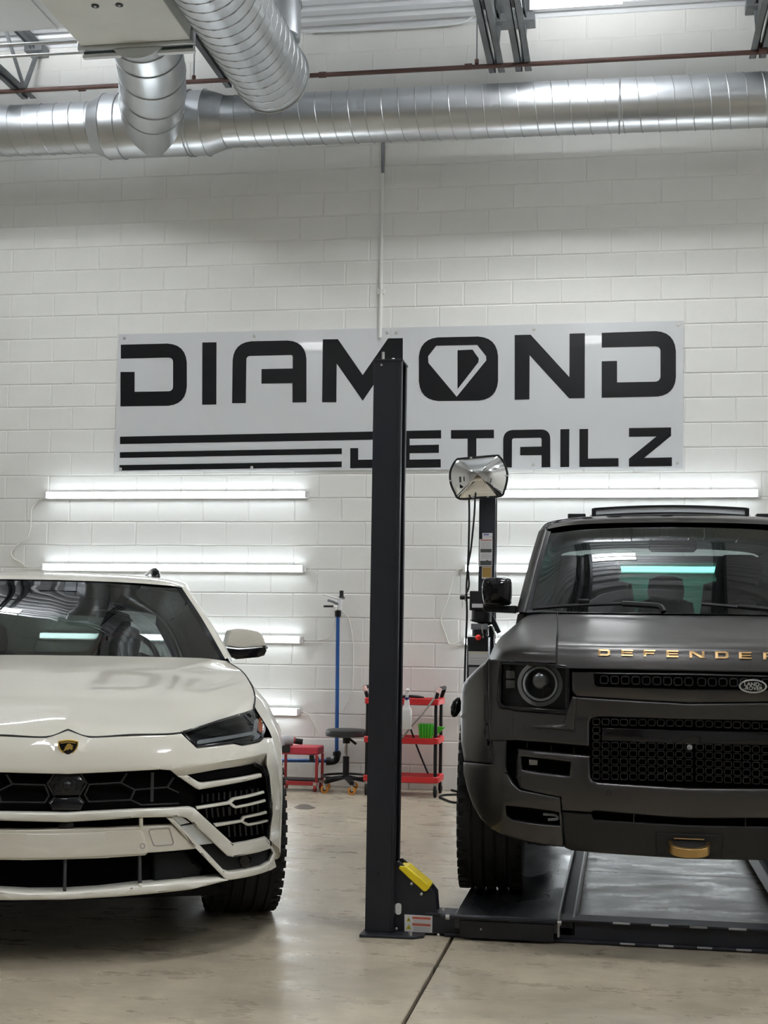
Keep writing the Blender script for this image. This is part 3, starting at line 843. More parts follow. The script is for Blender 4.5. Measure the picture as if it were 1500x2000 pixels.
MB().tube([W2(662, 1170, YP - .02), W2(645, 1165, YP - .04), W2(632, 1161, YP - .05)], [.010, .008, .010], 8).build('valve_lever', M['white_plastic'], ap)
MB().tube([W2(660, 1180, YP - .02), W2(650, 1175, YP - .05), W2(640, 1172, YP - .07)], .011, 10).build('quick_coupler', M['steel'], ap)
MB().tube([W2(659, 1183, YP - .02), W2(650, 1184, YP - .05)], .008, 8).build('hose_barb', M['chrome'], ap)
MB().tube([W2(651, 1184, YP - .05), W2(632, 1184, YP - .08)], .009, 8).build('hose_stub', M['black_plastic'], ap)
MB().cyl(W2(660, 1195), W2(660, 1186), .014, n=12).build('brass_nipple', mat('brass', (.35, .3, .16), .35, metal=1), ap)

# ------------------------------------------------------------------ red creeper seat with polisher on top
M['red_paint'] = mat('red_paint', (0.33, 0.02, 0.025), 0.4)
M['red_vinyl'] = mat('red_vinyl', (0.42, 0.03, 0.05), 0.45, bump=.05)
M['black_vinyl'] = mat('black_vinyl', (0.018, 0.018, 0.018), 0.4, bump=.05)
YB = 11.02
cs = thing('creeper_seat', 'low rolling work seat with red pad and red frame by the wall', 'seat', (at_z(590, 1540, 0).x, YB, 0))
xl, xr = W2(547, 1500, YB).x, W2(624, 1500, YB).x
zt, zb = W2(590, 1456, YB).z, W2(590, 1472, YB).z
MB().box(xl, xr + .01, YB - .12, YB + .12, zb, zt).build('seat_pad', M['red_vinyl'], cs, bevel=.012, seg=3)
for x in (xl + .02, xr):
    for yy in (YB - .11, YB + .11):
        MB().bar((x, yy, zb), (x, yy, .075), .022, .018, (0, 1, 0)).build('leg', M['red_paint'], cs, bevel=.002)
zz = W2(590, 1527, YB).z
for yy in (YB - .11, YB + .11):
    MB().bar((xl, yy, zz), (xr + .01, yy, zz), .02, .03).build('side_rail', M['red_paint'], cs, bevel=.002)
MB().box(xl + .02, xr, YB - .10, YB + .10, zz + .02, zz + .028).build('tray', M['black_plastic'], cs)
MB().box(xr - .06, xr - .02, YB - .125, YB - .11, zb - .05, zb).build('latch', M['black_plastic'], cs, bevel=.004)
for x in (xl + .03, xr - .01):
    for yy in (YB - .11, YB + .11):
        w_ = MB().cyl((x - .011, yy, .028), (x + .011, yy, .028), .028, n=16).build('caster', M['red_paint'], cs, bevel=.003)
        MB().box(x - .015, x + .015, yy - .012, yy + .012, .04, .075).build('fork', M['bolt'], w_)
# polisher lying on the seat
po = thing('polisher', 'grey and red power polisher lying on the red creeper seat', 'power tool', (W2(570, 1450, YB).x, YB, zt + .02))
def at2(px, py, dy=0): return W2(px, py, YB + dy)
MB().tube(cr([at2(546, 1462, -.1), at2(549, 1450, -.1), at2(560, 1446, -.08), at2(572, 1447, -.06)], 4), [.03, .045, .05, .05, .05, .045, .045, .045, .045, .045, .045, .04, .04][:13], 12).build('gear_head', M['lab_grey'], po)
MB().box(at2(548, 1450).x, at2(574, 1450).x, YB - .14, YB - .125, at2(550, 1467).z, at2(550, 1453).z).build('pad_guard', M['rubber'], po, bevel=.005)
MB().tube([at2(556, 1444, -.04), at2(577, 1446, -.02)], .026, 10).build('red_body', M['red_paint'], po)
MB().tube([at2(575, 1447, -.02), at2(591, 1449, 0)], .024, 10).build('grip', M['rubber'], po)

# ------------------------------------------------------------------ round black stool
so = thing('shop_stool', 'black round rolling stool with gas lift and orange casters', 'stool', (-2.26, 11.0, 0))
sx_, sy_ = W2(676, 1480, 10.98).x, 10.98
zt = W2(676, 1430, sy_).z
MB().lathe((sx_, sy_, zt - .035), (0, 0, 1), [(0, .15), (.004, .168), (.03, .172), (.05, .168), (.06, .15), (.064, .05)], 32).build('seat', M['black_vinyl'], so)
MB().cyl((sx_, sy_, zt - .09), (sx_, sy_, zt - .035), .03, n=16).build('seat_mount', M['black_plastic'], so)
MB().cyl((sx_, sy_, zt - .27), (sx_, sy_, zt - .08), .014, n=14).build('piston', M['chrome'], so)
MB().cyl((sx_, sy_, .11), (sx_, sy_, W2(676, 1477, sy_).z), .026, n=16).build('column', M['black_plastic'], so)
MB().tube([(sx_ + .02, sy_ - .03, zt - .045), (sx_ + .09, sy_ - .05, zt - .09)], .011, 8).build('height_lever', M['black_plastic'], so)
rg = MB().ring((sx_, sy_, .13), (0, 0, 1), .19, 32)
MB().tube(rg + [rg[0], rg[1]], .009, 8).build('foot_ring', M['black_plastic'], so)
M['orange'] = mat('orange_caster', (0.62, 0.24, 0.03), 0.4)
for k in range(5):
    an = math.radians(200 + 72 * k + 24)
    ex, ey = sx_ + .2 * math.cos(an), sy_ + .2 * math.sin(an)
    MB().bar((sx_, sy_, .125), (ex, ey, .09), .035, .03).build('base_leg', M['black_plastic'], so, bevel=.004)
    w_ = MB().lathe((ex, ey - .013, .032), (0, 1, 0), [(0, .02), (.002, .032), (.024, .032), (.026, .02)], 20).build('caster', M['orange'], so)
    MB().lathe((ex, ey - .016, .032), (0, 1, 0), [(0, .01), (.002, .015), (.030, .015), (.032, .01)], 14).build('hub', M['black_plastic'], w_)
    MB().bar((ex, ey - .018, .075), (ex + .005, ey - .018, .03), .018, .004, (0, 1, 0)).build('fork', M['bolt'], w_)

# ------------------------------------------------------------------ red three-tier utility cart
M['red_plastic'] = mat('red_plastic', (0.55, 0.018, 0.02), 0.38)
YC0, YC1 = 10.80, 11.12
ct = thing('utility_cart', 'red three-tier plastic utility cart with black poles', 'cart', (-1.72, 10.96, 0))
cxl, cxr = W2(716, 1500, YC0).x, W2(850, 1500, YC0).x
def tray(zt_, h, nm):
    x0, x1 = cxl - .012, cxr + .03
    o = rrect(x0, x1, YC0 - .02, YC1 + .02, .03)
    i = rrect(x0 + .02, x1 - .02, YC0, YC1, .02)
    b_ = MB()
    rows = [[Vector((p[0], p[1], z)) for p in l] for l, z in ((rrect(x0 + .03, x1 - .03, YC0, YC1, .03), zt_ - h), (o, zt_ - h * .85), (o, zt_), (i, zt_), (rrect(x0 + .03, x1 - .03, YC0 + .01, YC1 - .01, .02), zt_ - h * .8))]
    b_.loft(rows)
    return b_.build(nm, M['red_plastic'], ct, smooth=25)
Zs = [W2(800, y, YC0).z for y in (1365, 1441, 1517)]
for z in Zs: tray(z, .05, 'shelf')
for x in (cxl, cxr):
    for yy in (YC0, YC1):
        MB().cyl((x, yy, .12), (x, yy, Zs[0]), .014, n=12).build('pole', M['black_plastic'], ct)
        for z in Zs:
            MB().lathe((x, yy, z - .045), (0, 0, 1), [(0, .02), (.006, .026), (.044, .026), (.05, .02)], 12).build('corner_socket', M['red_plastic'], ct)
        w_ = MB().lathe((x - .013, yy + .015, .05), (1, 0, 0), [(0, .035), (.004, .05), (.022, .05), (.026, .035)], 20).build('caster', M['rubber'], ct)
        MB().box(x - .016, x + .016, yy - .01, yy + .02, .06, .125).build('fork', M['bolt'], w_)
for x, s_ in ((cxl, -1), (cxr, 1)):
    h_ = MB().tube([(x, YC0, Zs[0]), (x + s_ * .012, YC0 - .005, Zs[0] + .045), (x + s_ * .03, YC0 + .02, Zs[0] + .085), (x + s_ * .03, YC1 - .02, Zs[0] + .085), (x, YC1, Zs[0])], .016, 10).build('push_handle', M['black_plastic'], ct)
    tag(MB().tube([(x + s_ * .012, YC0 - .012, Zs[0] + .05), (x + s_ * .03, YC0 + .012, Zs[0] + .088)], .017, 10).build('handle_end', mat('pale_pink_plastic', (.6, .38, .34), .5), h_), 'pale pink grip end')

sb = thing('spray_bottle', 'translucent white spray bottle hanging at the red cart', 'bottle', W2(792, 1424, 10.74))
YBt = 10.745
bx0, bz0 = W2(794, 1424, YBt).x, W2(794, 1424, YBt).z
def zb_(py): return W2(794, py, YBt).z
M['milky'] = mat('milky_plastic', (0.72, 0.71, 0.7), 0.35)
rows = []
for py, w, d in ((1424, .036, .025), (1422, .04, .028), (1388, .04, .028), (1384, .036, .026), (1381, .023, .02), (1368, .019, .018), (1366, .018, .018)):
    rows.append([Vector((bx0 + a_, YBt + b_, zb_(py))) for a_, b_ in rrect(-w, w, -d, d, min(w, d) * .6)])
MB().loft(rows).build('bottle_body', M['milky'], sb, smooth=40)
MB().cyl((bx0, YBt, zb_(1367)), (bx0, YBt, zb_(1362)), .02, n=16).build('blue_collar', mat('navy_plastic', (.02, .03, .15), .4), sb)
MB().tube(cr([(bx0, YBt, zb_(1362)), (bx0, YBt, zb_(1352)), (bx0 + .004, YBt - .01, zb_(1348)), (bx0 + .012, YBt - .03, zb_(1349))], 3), [.012, .012, .014, .014, .015, .015, .015, .015, .012, .010], 10).build('trigger_head', M['white_plastic'], sb)
MB().tube([(bx0 + .008, YBt - .02, zb_(1350)), (bx0 + .014, YBt - .02, zb_(1358))], .005, 6).build('trigger', M['white_plastic'], sb)

gb = thing('green_brush_block', 'bright green ribbed scrub brush on the middle shelf of the red cart', 'brush', W2(830, 1440, 10.9))
M['green'] = mat('bright_green_plastic', (0.07, 0.55, 0.02), 0.4)
M['green_d'] = mat('deep_green_bristle', (0.02, 0.3, 0.012), 0.6)
YGb = 10.86
tz, bz = W2(830, 1414, YGb).z, W2(830, 1442, YGb).z
gl, gr, gl2, gr2 = W2(816, 1430, YGb).x, W2(846, 1430, YGb).x, W2(819, 1430, YGb).x, W2(843, 1430, YGb).x
MB().prism([(gl, tz), (gr, tz), (gr2, bz), (gl2, bz)], YGb, YGb + .09, XZ).build('bristle_block', M['green_d'], gb, bevel=.004)
for k in range(5):
    t = (k + .5) / 5
    MB().bar((gl + (gr - gl) * t, YGb - .003, tz), (gl2 + (gr2 - gl2) * t, YGb - .003, bz), .014, .008, (0, 1, 0)).build('rib', M['green'], gb, bevel=.003)
MB().prism([(gr - .01, tz - .015), (W2(869, 1421, YGb).x, W2(869, 1421, YGb).z), (W2(852, 1436, YGb).x, W2(852, 1436, YGb).z), (gr2, bz + .02)], YGb + .02, YGb + .05, XZ).build('scraper_tip', M['green'], gb, bevel=.002)

tag(MB().tube(cr([W2(783, 1361, 10.95), W2(800, 1360, 10.95), (W2(815, 1361, 10.95)), W2(828, 1362, 10.95)], 4), [.012] * 9 + [.011, .01, .008, .006], 10).build('file_tool', M['black_plastic']), 'slim black hand tool lying on the top shelf of the red cart', 'hand tool')
tag(MB().tube(cr([W2(848, 1364, 10.76), W2(835, 1382, 10.74), W2(822, 1398, 10.74), W2(806, 1416, 10.75), W2(786, 1440, 10.76), W2(770, 1455, 10.78)], 4), .0075, 8).build('grey_hose', mat('grey_hose', (.3, .29, .26), .5)), 'thin grey hose slung diagonally across the front of the red cart', 'hose')
tag(MB().tube(cr([W2(802, 1424, 10.95), W2(805, 1432, 10.95), W2(812, 1452, 11.0), W2(825, 1485, 11.03), W2(836, 1511, 11.0)], 4), .0075, 8).build('black_hose', M['rubber']), 'thin black hose dropping through the shelves of the red cart', 'hose')
fh = [at_z(x, y, .008) for x, y in ((864, 1536), (872, 1540), (882, 1543), (900, 1548), (915, 1556), (905, 1566), (885, 1567), (868, 1561), (859, 1557), (866, 1553), (885, 1552), (905, 1552))]
tag(MB().tube(cr(fh, 5), .009, 8).build('floor_hose', M['rubber']), 'black hose coiled on the floor behind the off-roader wheel', 'hose')
# stains on the concrete
st_m = mat('damp_stain', (0.10, 0.088, 0.065), 0.3)
def stain(pts, label):
    P = [at_z(a_, b_, 0) for a_, b_ in pts]
    P = cr(P + [P[0]], 3)[:-1]
    o = MB().prism([(p.x, p.y) for p in P], .0003, .0008, XY).build('floor_stain', st_m, fl, smooth=0)
stain([(573, 1577), (582, 1573), (590, 1571), (600, 1571), (607, 1574), (617, 1578), (604, 1581), (590, 1581), (580, 1580)], 'stain')
# ------------------------------------------------------------------ car building tools
def hermite(tab):
    xs = [t[0] for t in tab]; ys = [t[1] for t in tab]; n = len(xs)
    ms = []
    for i in range(n):
        a, b_ = max(i - 1, 0), min(i + 1, n - 1)
        ms.append((ys[b_] - ys[a]) / (xs[b_] - xs[a]))
    def f(x):
        if x <= xs[0]: return ys[0] + ms[0] * (x - xs[0])
        if x >= xs[-1]: return ys[-1] + ms[-1] * (x - xs[-1])
        for i in range(n - 1):
            if x <= xs[i + 1]:
                h = xs[i + 1] - xs[i]; t = (x - xs[i]) / h
                return ((1 + 2 * t) * (1 - t) ** 2 * ys[i] + t * (1 - t) ** 2 * h * ms[i] + t * t * (3 - 2 * t) * ys[i + 1] + t * t * (t - 1) * h * ms[i + 1])
    return f

class Car:
    def __init__(s, name, label, o, phi, z0, surf):
        s.root = thing(name, label, 'car', (o[0], o[1], z0), phi)
        s.inv = ROOTM[s.root.name]
        s.cam = s.inv @ CAM
        s.r3 = s.inv.to_3x3()
        s.surf = surf
    def ray(s, px, py): return s.r3 @ ray(px, py)
    def Y(s, px, py, y):
        d = s.ray(px, py); return s.cam + d * ((y - s.cam.y) / d.y)
    def X(s, px, py, x):
        d = s.ray(px, py); return s.cam + d * ((x - s.cam.x) / d.x)
    def hit(s, px, py, f=None):
        f = f or s.surf
        d = s.ray(px, py)
        def g(t):
            p = s.cam + d * t
            return p.y - f(abs(p.x), p.z)
        t0 = (-0.25 - s.cam.y) / d.y; t = t0; best = (9, t0)
        while t < t0 + 1.6:
            v = g(t)
            if v >= 0: break
            if -v < best[0]: best = (-v, t)
            t += 0.02
        else:
            return s.cam + d * best[1]
        a, b_ = t - 0.02, t
        for _ in range(18):
            m_ = (a + b_) / 2
            if g(m_) < 0: a = m_
            else: b_ = m_
        return s.cam + d * b_
    def uv(s, pts, f=None, snap=0.03):
        out = []
        for p in pts:
            if p[0] == 'L': u, v = p[1], p[2]
            else:
                h = s.hit(p[0], p[1], f); u, v = h.x, h.z
            if abs(u) < snap: u = 0.0
            out.append((u, v))
        return out
    def F(s, f=None):
        f = f or s.surf
        return lambda u, v, off: Vector((u, f(abs(u), v) + off, v))

def skin_mesh(uv, F, thick=0.03, rnd=0.006, holes=(), step=0.05, join=False, off=0.0):
    """fills an outline on a curved surface, rolls its rim over and gives it depth"""
    bm = bmesh.new(); es = []
    for loop in [uv] + list(holes):
        vs = [bm.verts.new((p[0], 0, p[1])) for p in loop]
        es += [bm.edges.new((vs[i], vs[(i + 1) % len(vs)])) for i in range(len(vs))]
    bmesh.ops.triangle_fill(bm, edges=es, use_beauty=True, use_dissolve=False, normal=(0, -1, 0))
    us = [p[0] for p in uv]; vs_ = [p[1] for p in uv]
    for ax, lo, hi in ((0, min(us), max(us)), (2, min(vs_), max(vs_))):
        k = math.ceil(lo / step + 0.01)
        while k * step < hi - 1e-4:
            co = [0, 0, 0]; no = [0, 0, 0]; co[ax] = k * step; no[ax] = 1
            bmesh.ops.bisect_plane(bm, geom=bm.verts[:] + bm.edges[:] + bm.faces[:], dist=1e-5, plane_co=co, plane_no=no)
            k += 1
    bmesh.ops.remove_doubles(bm, verts=bm.verts, dist=1e-5)
    bm.normal_update()
    P2 = {v: (v.co.x, v.co.z) for v in bm.verts}
    be = [e for e in bm.edges if len(e.link_faces) == 1 and not (join and abs(e.verts[0].co.x) < 1e-4 and abs(e.verts[1].co.x) < 1e-4)]
    nrm = {}
    for e in be:
        a, b_ = e.verts; fc = e.link_faces[0].calc_center_median()
        d = Vector((b_.co.x - a.co.x, b_.co.z - a.co.z)); nn = Vector((d.y, -d.x))
        if nn.length < 1e-9: continue
        nn.normalize()
        if nn.dot(Vector((fc.x - a.co.x, fc.z - a.co.z))) > 0: nn = -nn
        for v in (a, b_):
            nrm[v] = nrm.get(v, Vector((0, 0))) + nn
    for v in nrm:
        if nrm[v].length > 1e-6: nrm[v].normalize()
        if join and abs(v.co.x) < 1e-4: nrm[v] = Vector((0, nrm[v].y))
    state = {v: (P2[v][0], P2[v][1], off, nrm[v]) for v in nrm}
    if rnd:
        for v in nrm:
            P2[v] = (P2[v][0] - nrm[v].x * rnd, P2[v][1] - nrm[v].y * rnd)
            state[v] = (P2[v][0], P2[v][1], off, nrm[v])
    for v in bm.verts:
        v.co = F(P2[v][0], P2[v][1], off)
    cur = be
    for o_, bk in ((0.6 * rnd, 0.35 * rnd), (0.4 * rnd, 0.65 * rnd), (0.0, thick)) if rnd else ((0.0, thick),):
        if not (o_ or bk): continue
        # extrude and keep track of which new vertex came from which old one
        new = {}
        for e in cur:
            for v in e.verts:
                if v not in new:
                    u, w, of, nn = state[v]
                    st_ = (u + nn.x * o_, w + nn.y * o_, of + bk, nn)
                    nv = bm.verts.new(F(*st_[:3])); new[v] = nv; state[nv] = st_
        nxt = []
        for e in cur:
            a, b_ = e.verts
            f = e.link_faces[0]
            try:
                bm.faces.new((a, b_, new[b_], new[a]))
            except ValueError:
                pass
            ne = bm.edges.get((new[a], new[b_]))
            if ne: nxt.append(ne)
        cur = nxt
    bmesh.ops.recalc_face_normals(bm, faces=bm.faces)
    V = [v.co.copy() for v in bm.verts]; bm.verts.index_update()
    Fc = [tuple(v.index for v in f.verts) for f in bm.faces]
    bm.free()
    return V, Fc

def skin(car, name, pts, m, parent=None, thick=0.03, rnd=0.006, holes=(), step=0.05, mode='join', off=0.0, f=None, F=None, raw=False, smooth=40):
    uv = pts if raw else car.uv(pts, f)
    hs = [h if raw else car.uv(h, f) for h in holes]
    V, Fc = skin_mesh(uv, F or car.F(f), thick, rnd, hs, step, mode == 'join', off)
    par = parent or car.root
    out = []
    if mode == 'join':
        b_ = MB().add(V, Fc).add([(-p[0], p[1], p[2]) for p in V], [tuple(reversed(q)) for q in Fc])
        out.append(b_.build(name, m, par, local=True, merge=0.0004, smooth=smooth))
    else:
        ps = par if isinstance(par, (list, tuple)) else (par, par)
        out.append(MB().add(V, Fc).build(name, m, ps[0], local=True, smooth=smooth))
        if mode == 'pair':
            out.append(MB().add([(-p[0], p[1], p[2]) for p in V], [tuple(reversed(q)) for q in Fc]).build(name, m, ps[1], local=True, smooth=smooth))
    return out if mode == 'pair' else out[0]

def both(fn, name, m, par, **kw):
    """fn() returns an MB for one side; builds it and its mirror image"""
    ps = par if isinstance(par, (list, tuple)) else (par, par)
    a = fn(); b_ = MB()
    b_.v = [(-p[0], p[1], p[2]) for p in a.v]; b_.f = [tuple(reversed(q)) for q in a.f]
    return [a.build(name, m, ps[0], local=True, **kw), b_.build(name, m, ps[1], local=True, **kw)]

def sym_grid(rows):
    """rows run from the centre line outwards; returns the full width"""
    full = [[Vector((-p.x, p.y, p.z)) for p in reversed(r)][:-1] + list(r) for r in rows]
    return MB().grid(full)

def wheel(car, xc, yc, R, w, rimR, parent=None, steer=0.0, spokes=10, ndir=1, tread=5, grooves=4, m_rim=None):
    """tyre with grooved tread, rim and spokes; axle along x"""
    t = MB(); n = 64
    rot = Matrix.Rotation(steer, 3, 'Z')
    def tf(p): return Vector((xc, yc, R)) + rot @ Vector(p)
    prof = [(-w / 2 + .012, rimR), (-w / 2, rimR + .03), (-w / 2 - .004, (R + rimR) / 2), (-w / 2 + .006, R - .03), (-w / 2 + .028, R - .006)]
    g = [-w / 2 + .04 + (w - .08) * (k + .5) / grooves for k in range(grooves)]
    for x in g:
        prof += [(x - .007, R), (x - .006, R - .009), (x + .006, R - .009), (x + .007, R)]
    prof += [(w / 2 - .028, R - .006), (w / 2 - .006, R - .03), (w / 2 + .004, (R + rimR) / 2), (w / 2, rimR + .03), (w / 2 - .012, rimR)]
    rings = [[tf((x, r * math.cos(2 * math.pi * k / n), r * math.sin(2 * math.pi * k / n))) for k in range(n)] for x, r in prof]
    t.loft(rings, False, False)
    ty = t.build('tyre', M['rubber'], parent, local=True, smooth=30)
    # tread blocks on both shoulders
    tb = MB()
    for s_ in (-1, 1):
        for k in range(46):
            an = 2 * math.pi * (k + (.5 if s_ > 0 else 0)) / 46
            c = Vector((s_ * (w / 2 - .022), (R - .006) * math.cos(an), (R - .006) * math.sin(an)))
            rad = Vector((0, math.cos(an), math.sin(an))); tan = Vector((0, -math.sin(an), math.cos(an)))
            tb.obox(tf(c), (.022, .016, .006), rot @ Vector((1, 0, 0)), rot @ tan, rot @ rad)
    tbo = tb.build('tread_blocks', M['rubber'], ty, local=True, smooth=0); tbo['kind'] = 'stuff'
    r_ = MB()
    r_.loft([[tf((x, r * math.cos(2 * math.pi * k / n), r * math.sin(2 * math.pi * k / n))) for k in range(n)] for x, r in ((-w / 2 + .01, rimR), (-w / 2 + .03, rimR - .02), (w / 2 - .03, rimR - .02), (w / 2 - .01, rimR))], False, False)
    for k in range(spokes):
        an = 2 * math.pi * k / spokes
        rad = Vector((0, math.cos(an), math.sin(an))); tan = Vector((0, -math.sin(an), math.cos(an)))
        r_.obox(tf(Vector((ndir * (w / 2 - .04), 0, 0)) + rad * rimR * .55), (.012, .018, rimR * .45), rot @ Vector((1, 0, 0)), rot @ tan, rot @ rad)
    r_.lathe(tf((ndir * (w / 2 - .06), 0, 0)), rot @ Vector((ndir, 0, 0)), [(0, .09), (.03, .085), (.04, .06)], 20)
    r_.lathe(tf((-.02, 0, 0)), rot @ Vector((1, 0, 0)), [(0, .2), (.02, .2)], 32)
    r_.build('rim', m_rim or M['black_gloss'], ty, local=True, smooth=30)
    return ty

# ------------------------------------------------------------------ white sport SUV
planU = hermite([(0, 0), (.155, .003), (.31, .015), (.465, .05), (.62, .12), (.725, .19), (.807, .28), (.88, .40), (.93, .52), (.97, .66), (1.0, .85), (1.03, 1.1)])
profU = hermite([(.1, -.02), (.23, -.03), (.38, -.012), (.46, -.004), (.55, -.02), (.62, -.012), (.70, 0), (.78, .02), (.84, .045), (.88, .08), (.95, .18), (1.1, .5)])
def surfU(x, z):
    return planU(x) + profU(z) + max(0, x - .455) * max(0, z - .74) * 2.6
U = Car('white_sport_car', 'white low sport utility car with black hexagon grille, cut by the picture edge', (-2.058, 4.929), math.radians(24.8), 0.0, surfU)
UR = U.root
def q(x, y, z):                              # widens the cabin to the car's measured plan
    return (x + (.057 * y - .018 * x) * min(1, x / .5), y, z)
M['white_paint'] = mat('pearl_white_paint', (0.72, 0.69, 0.605), 0.38, spec=0.3, coat=1.0, coat_rough=0.02)
M['white_trim'] = mat('satin_white_trim', (0.69, 0.67, 0.60), 0.3, coat=0.6, coat_rough=0.08)
M['grille_black'] = mat('grille_black', (0.004, 0.004, 0.004), 0.4, spec=0.0)
M['grille_line'] = mat('grille_line', (0.03, 0.03, 0.032), 0.3, spec=0.3)
M['mesh_black'] = mat('mesh_black', (0.003, 0.003, 0.0035), 0.5, spec=0.0)
M['gap'] = mat('panel_gap', (0.01, 0.01, 0.01), 0.8)
M['ws_glass'] = glass('windshield_glass', (0.115, 0.135, 0.13), ior=1.52)
M['side_glass'] = mat('privacy_glass', (0.006, 0.007, 0.008), 0.35, spec=0.15)
M['lens'] = glass('lamp_lens', (0.80, 0.82, 0.83), ior=1.22)
M['gold'] = mat('gold_badge', (0.75, 0.52, 0.14), 0.3, metal=1.0)
M['interior'] = mat('dark_interior', (0.010, 0.010, 0.011), 0.7, spec=0.08)
M['leather'] = mat('dark_leather', (0.02, 0.021, 0.022), 0.6, spec=0.12)
M['amber'] = mat('amber_reflector', (0.42, 0.10, 0.02), 0.3)
M['drl'] = mat('lamp_strip', (0.26, 0.27, 0.28), 0.3)
M['lamp_dark'] = mat('lamp_housing', (0.008, 0.0085, 0.009), 0.22, spec=0.3)

# hood
fr = U.uv([(127, 1424), (175, 1438), (255, 1434), (354, 1430), (425, 1407), (494, 1386.5)])
fr = [Vector((u, surfU(u, v) + .004, v)) for u, v in fr]
fr[0].x = 0
def shut(px, py, y):
    return U.Y(px, py, y)
net = [
    [fr[0], (0, .14, .922), (0, .42, 1.003), (0, .86, 1.080), (0, 1.30, 1.149)],
    [fr[1], (.085, .15, .912), (.09, .43, .998), (.09, .86, 1.078), (.1, 1.3, 1.149)],
    [fr[2], (.25, .17, .906), (.26, .46, .992), (.27, .88, 1.074), (.29, 1.32, 1.147)],
    [fr[3], (.445, .23, .905), (.46, .51, .988), (.47, .91, 1.070), (.5, 1.38, 1.144)],
    [fr[4], (.635, .44, .930), (.64, .66, .998), (.64, 1.0, 1.070), (.645, 1.47, 1.139)],
    [fr[5], shut(496, 1357, fr[5].y + .14), shut(487, 1333, fr[5].y + .30), shut(471, 1311, fr[5].y + .52), shut(441, 1291, 1.52)],
]
net = [[p if isinstance(p, Vector) else q(*p) for p in c] for c in net]
cols = patch(net, 8, 6)                     # each entry: a fore-aft line, from the centre outwards
rows = [[c[k] for c in cols] for k in range(len(cols[0]))]
hood = sym_grid(rows).build('hood', M['white_paint'], UR, local=True, smooth=70)
edge_out = [c for c in cols[-1]]
# shut lines around the hood
line = [c[0] + Vector((0, -.002, -.003)) for c in cols]
both(lambda: MB().tube(line, .0045, 6), 'hood_gap', M['gap'], hood)
both(lambda: MB().tube([p + Vector((.004, 0, -.001)) for p in edge_out], .0035, 6), 'hood_gap', M['gap'], hood)
# fender around the front wheel
AX, AZ, AR = 0.93, 0.395, 0.455
S = lambda x, z: (x, surfU(x, z) + .004, z)
angs = [-12, 0, 25, 50, 72, 100, 130, 160, 188]
ups = [S(.905, .34), S(.905, .42), S(.90, .62), S(.878, .815), tuple(cols[-1][2] + Vector((.006, 0, 0))), tuple(cols[-1][10] + Vector((.006, 0, 0))), tuple(cols[-1][18] + Vector((.006, 0, 0))), (.885, 1.60, 1.085), (.93, 1.85, 1.05)]
net = []
for a, u in zip(angs, ups):
    u = Vector(u)
    l = Vector((hermite([(-30, .900), (0, .908), (25, .922), (50, .944), (72, .966), (100, .985), (190, .995)])(a), AX - AR * math.cos(math.radians(a)), AZ + AR * math.sin(math.radians(a))))
    m1 = u.lerp(l, .36) + Vector((.018 if a > 40 else .008, 0, .012 if a > 40 else 0))
    m2 = u.lerp(l, .75) + Vector((.008, 0, .006 if a > 40 else 0))
    net.append([u, m1, m2, l, l + Vector((-.03, .0, -.005))])
fg = patch(net, 5, 5)
fenders = both(lambda: MB().grid(fg), 'fender', M['white_paint'], UR, smooth=60)
both(lambda: MB().grid([[Vector((x, AX - (AR + .004) * math.cos(math.radians(a)), AZ + (AR + .004) * math.sin(math.radians(a)))) for x in (.55, .75, .93)] for a in range(15, 166, 10)]), 'wheel_arch_liner', M['interior'], fenders)

# front bumper: one painted cover with cut-outs
bump = skin(U, 'front_bumper', [(127, 1427), (175, 1441), (354, 1433), (385, 1462), (420, 1458.5), (457, 1453.5), (474, 1457.5), (506, 1451), (516, 1443), ('L', .878, .815), ('L', .90, .62), ('L', .905, .42), ('L', .905, .35),
     (527, 1641), (533, 1590), (527, 1516), (521, 1494), (521, 1471), (440, 1485), (333, 1504.5), (313, 1503), (220, 1508), (127, 1512)], M['white_paint'], thick=.05, rnd=.003, step=.05)
# folded ridge under the headlamp, turning down into the side intake
_r0, _r1 = U.hit(333, 1504.5), U.hit(521, 1471)
def zr(u): return _r0.z + (_r1.z - _r0.z) * (abs(u) - _r0.x) / (_r1.x - _r0.x)
def surfR(u, v): return surfU(u, zr(u)) + max(-.004, (zr(u) - v) * .75)
skin(U, 'bumper_ridge', [(333, 1504.5), (440, 1485), (521, 1471), (522, 1496), (516, 1498), (502, 1490.5), (425, 1503), (347, 1516.5)], M['white_paint'], bump, thick=.03, rnd=.0015, mode='pair', f=surfR, step=.05, off=.001)
# headlamps
hl_out = [(353, 1429), (425, 1406.5), (495, 1385), (508, 1384), (514, 1398), (519, 1424), (514, 1443), (506, 1449), (474, 1455), (457, 1451), (385, 1460.5)]
hl = skin(U, 'headlamp', hl_out, M['lamp_dark'], thick=.05, rnd=.004, mode='pair', off=.030, step=.04)
skin(U, 'lens', hl_out, M['lens'], hl, thick=.02, rnd=.004, mode='pair', off=.002, step=.04)
def poly_in(car, pts, w):
    return pts
skin(U, 'lamp_rim', hl_out, M['black_gloss'], hl, thick=.01, rnd=.002, mode='pair', off=.0005, step=.05, holes=[[(360, 1429.5), (426, 1411), (494, 1389.5), (505, 1388), (510, 1399), (515, 1424), (510.5, 1441), (504, 1446), (474, 1451.5), (458, 1447.5), (387, 1456.5)]])
skin(U, 'light_strip', [(386, 1450), (391, 1446), (440, 1439), (496, 1429), (499, 1408), (504, 1404), (507, 1407), (503, 1431), (511, 1437), (506, 1444), (496, 1447), (500, 1438), (492, 1436), (440, 1446), (391, 1454.5), (387, 1454)], M['drl'], hl, thick=.01, rnd=.002, mode='pair', off=.016, step=.06)
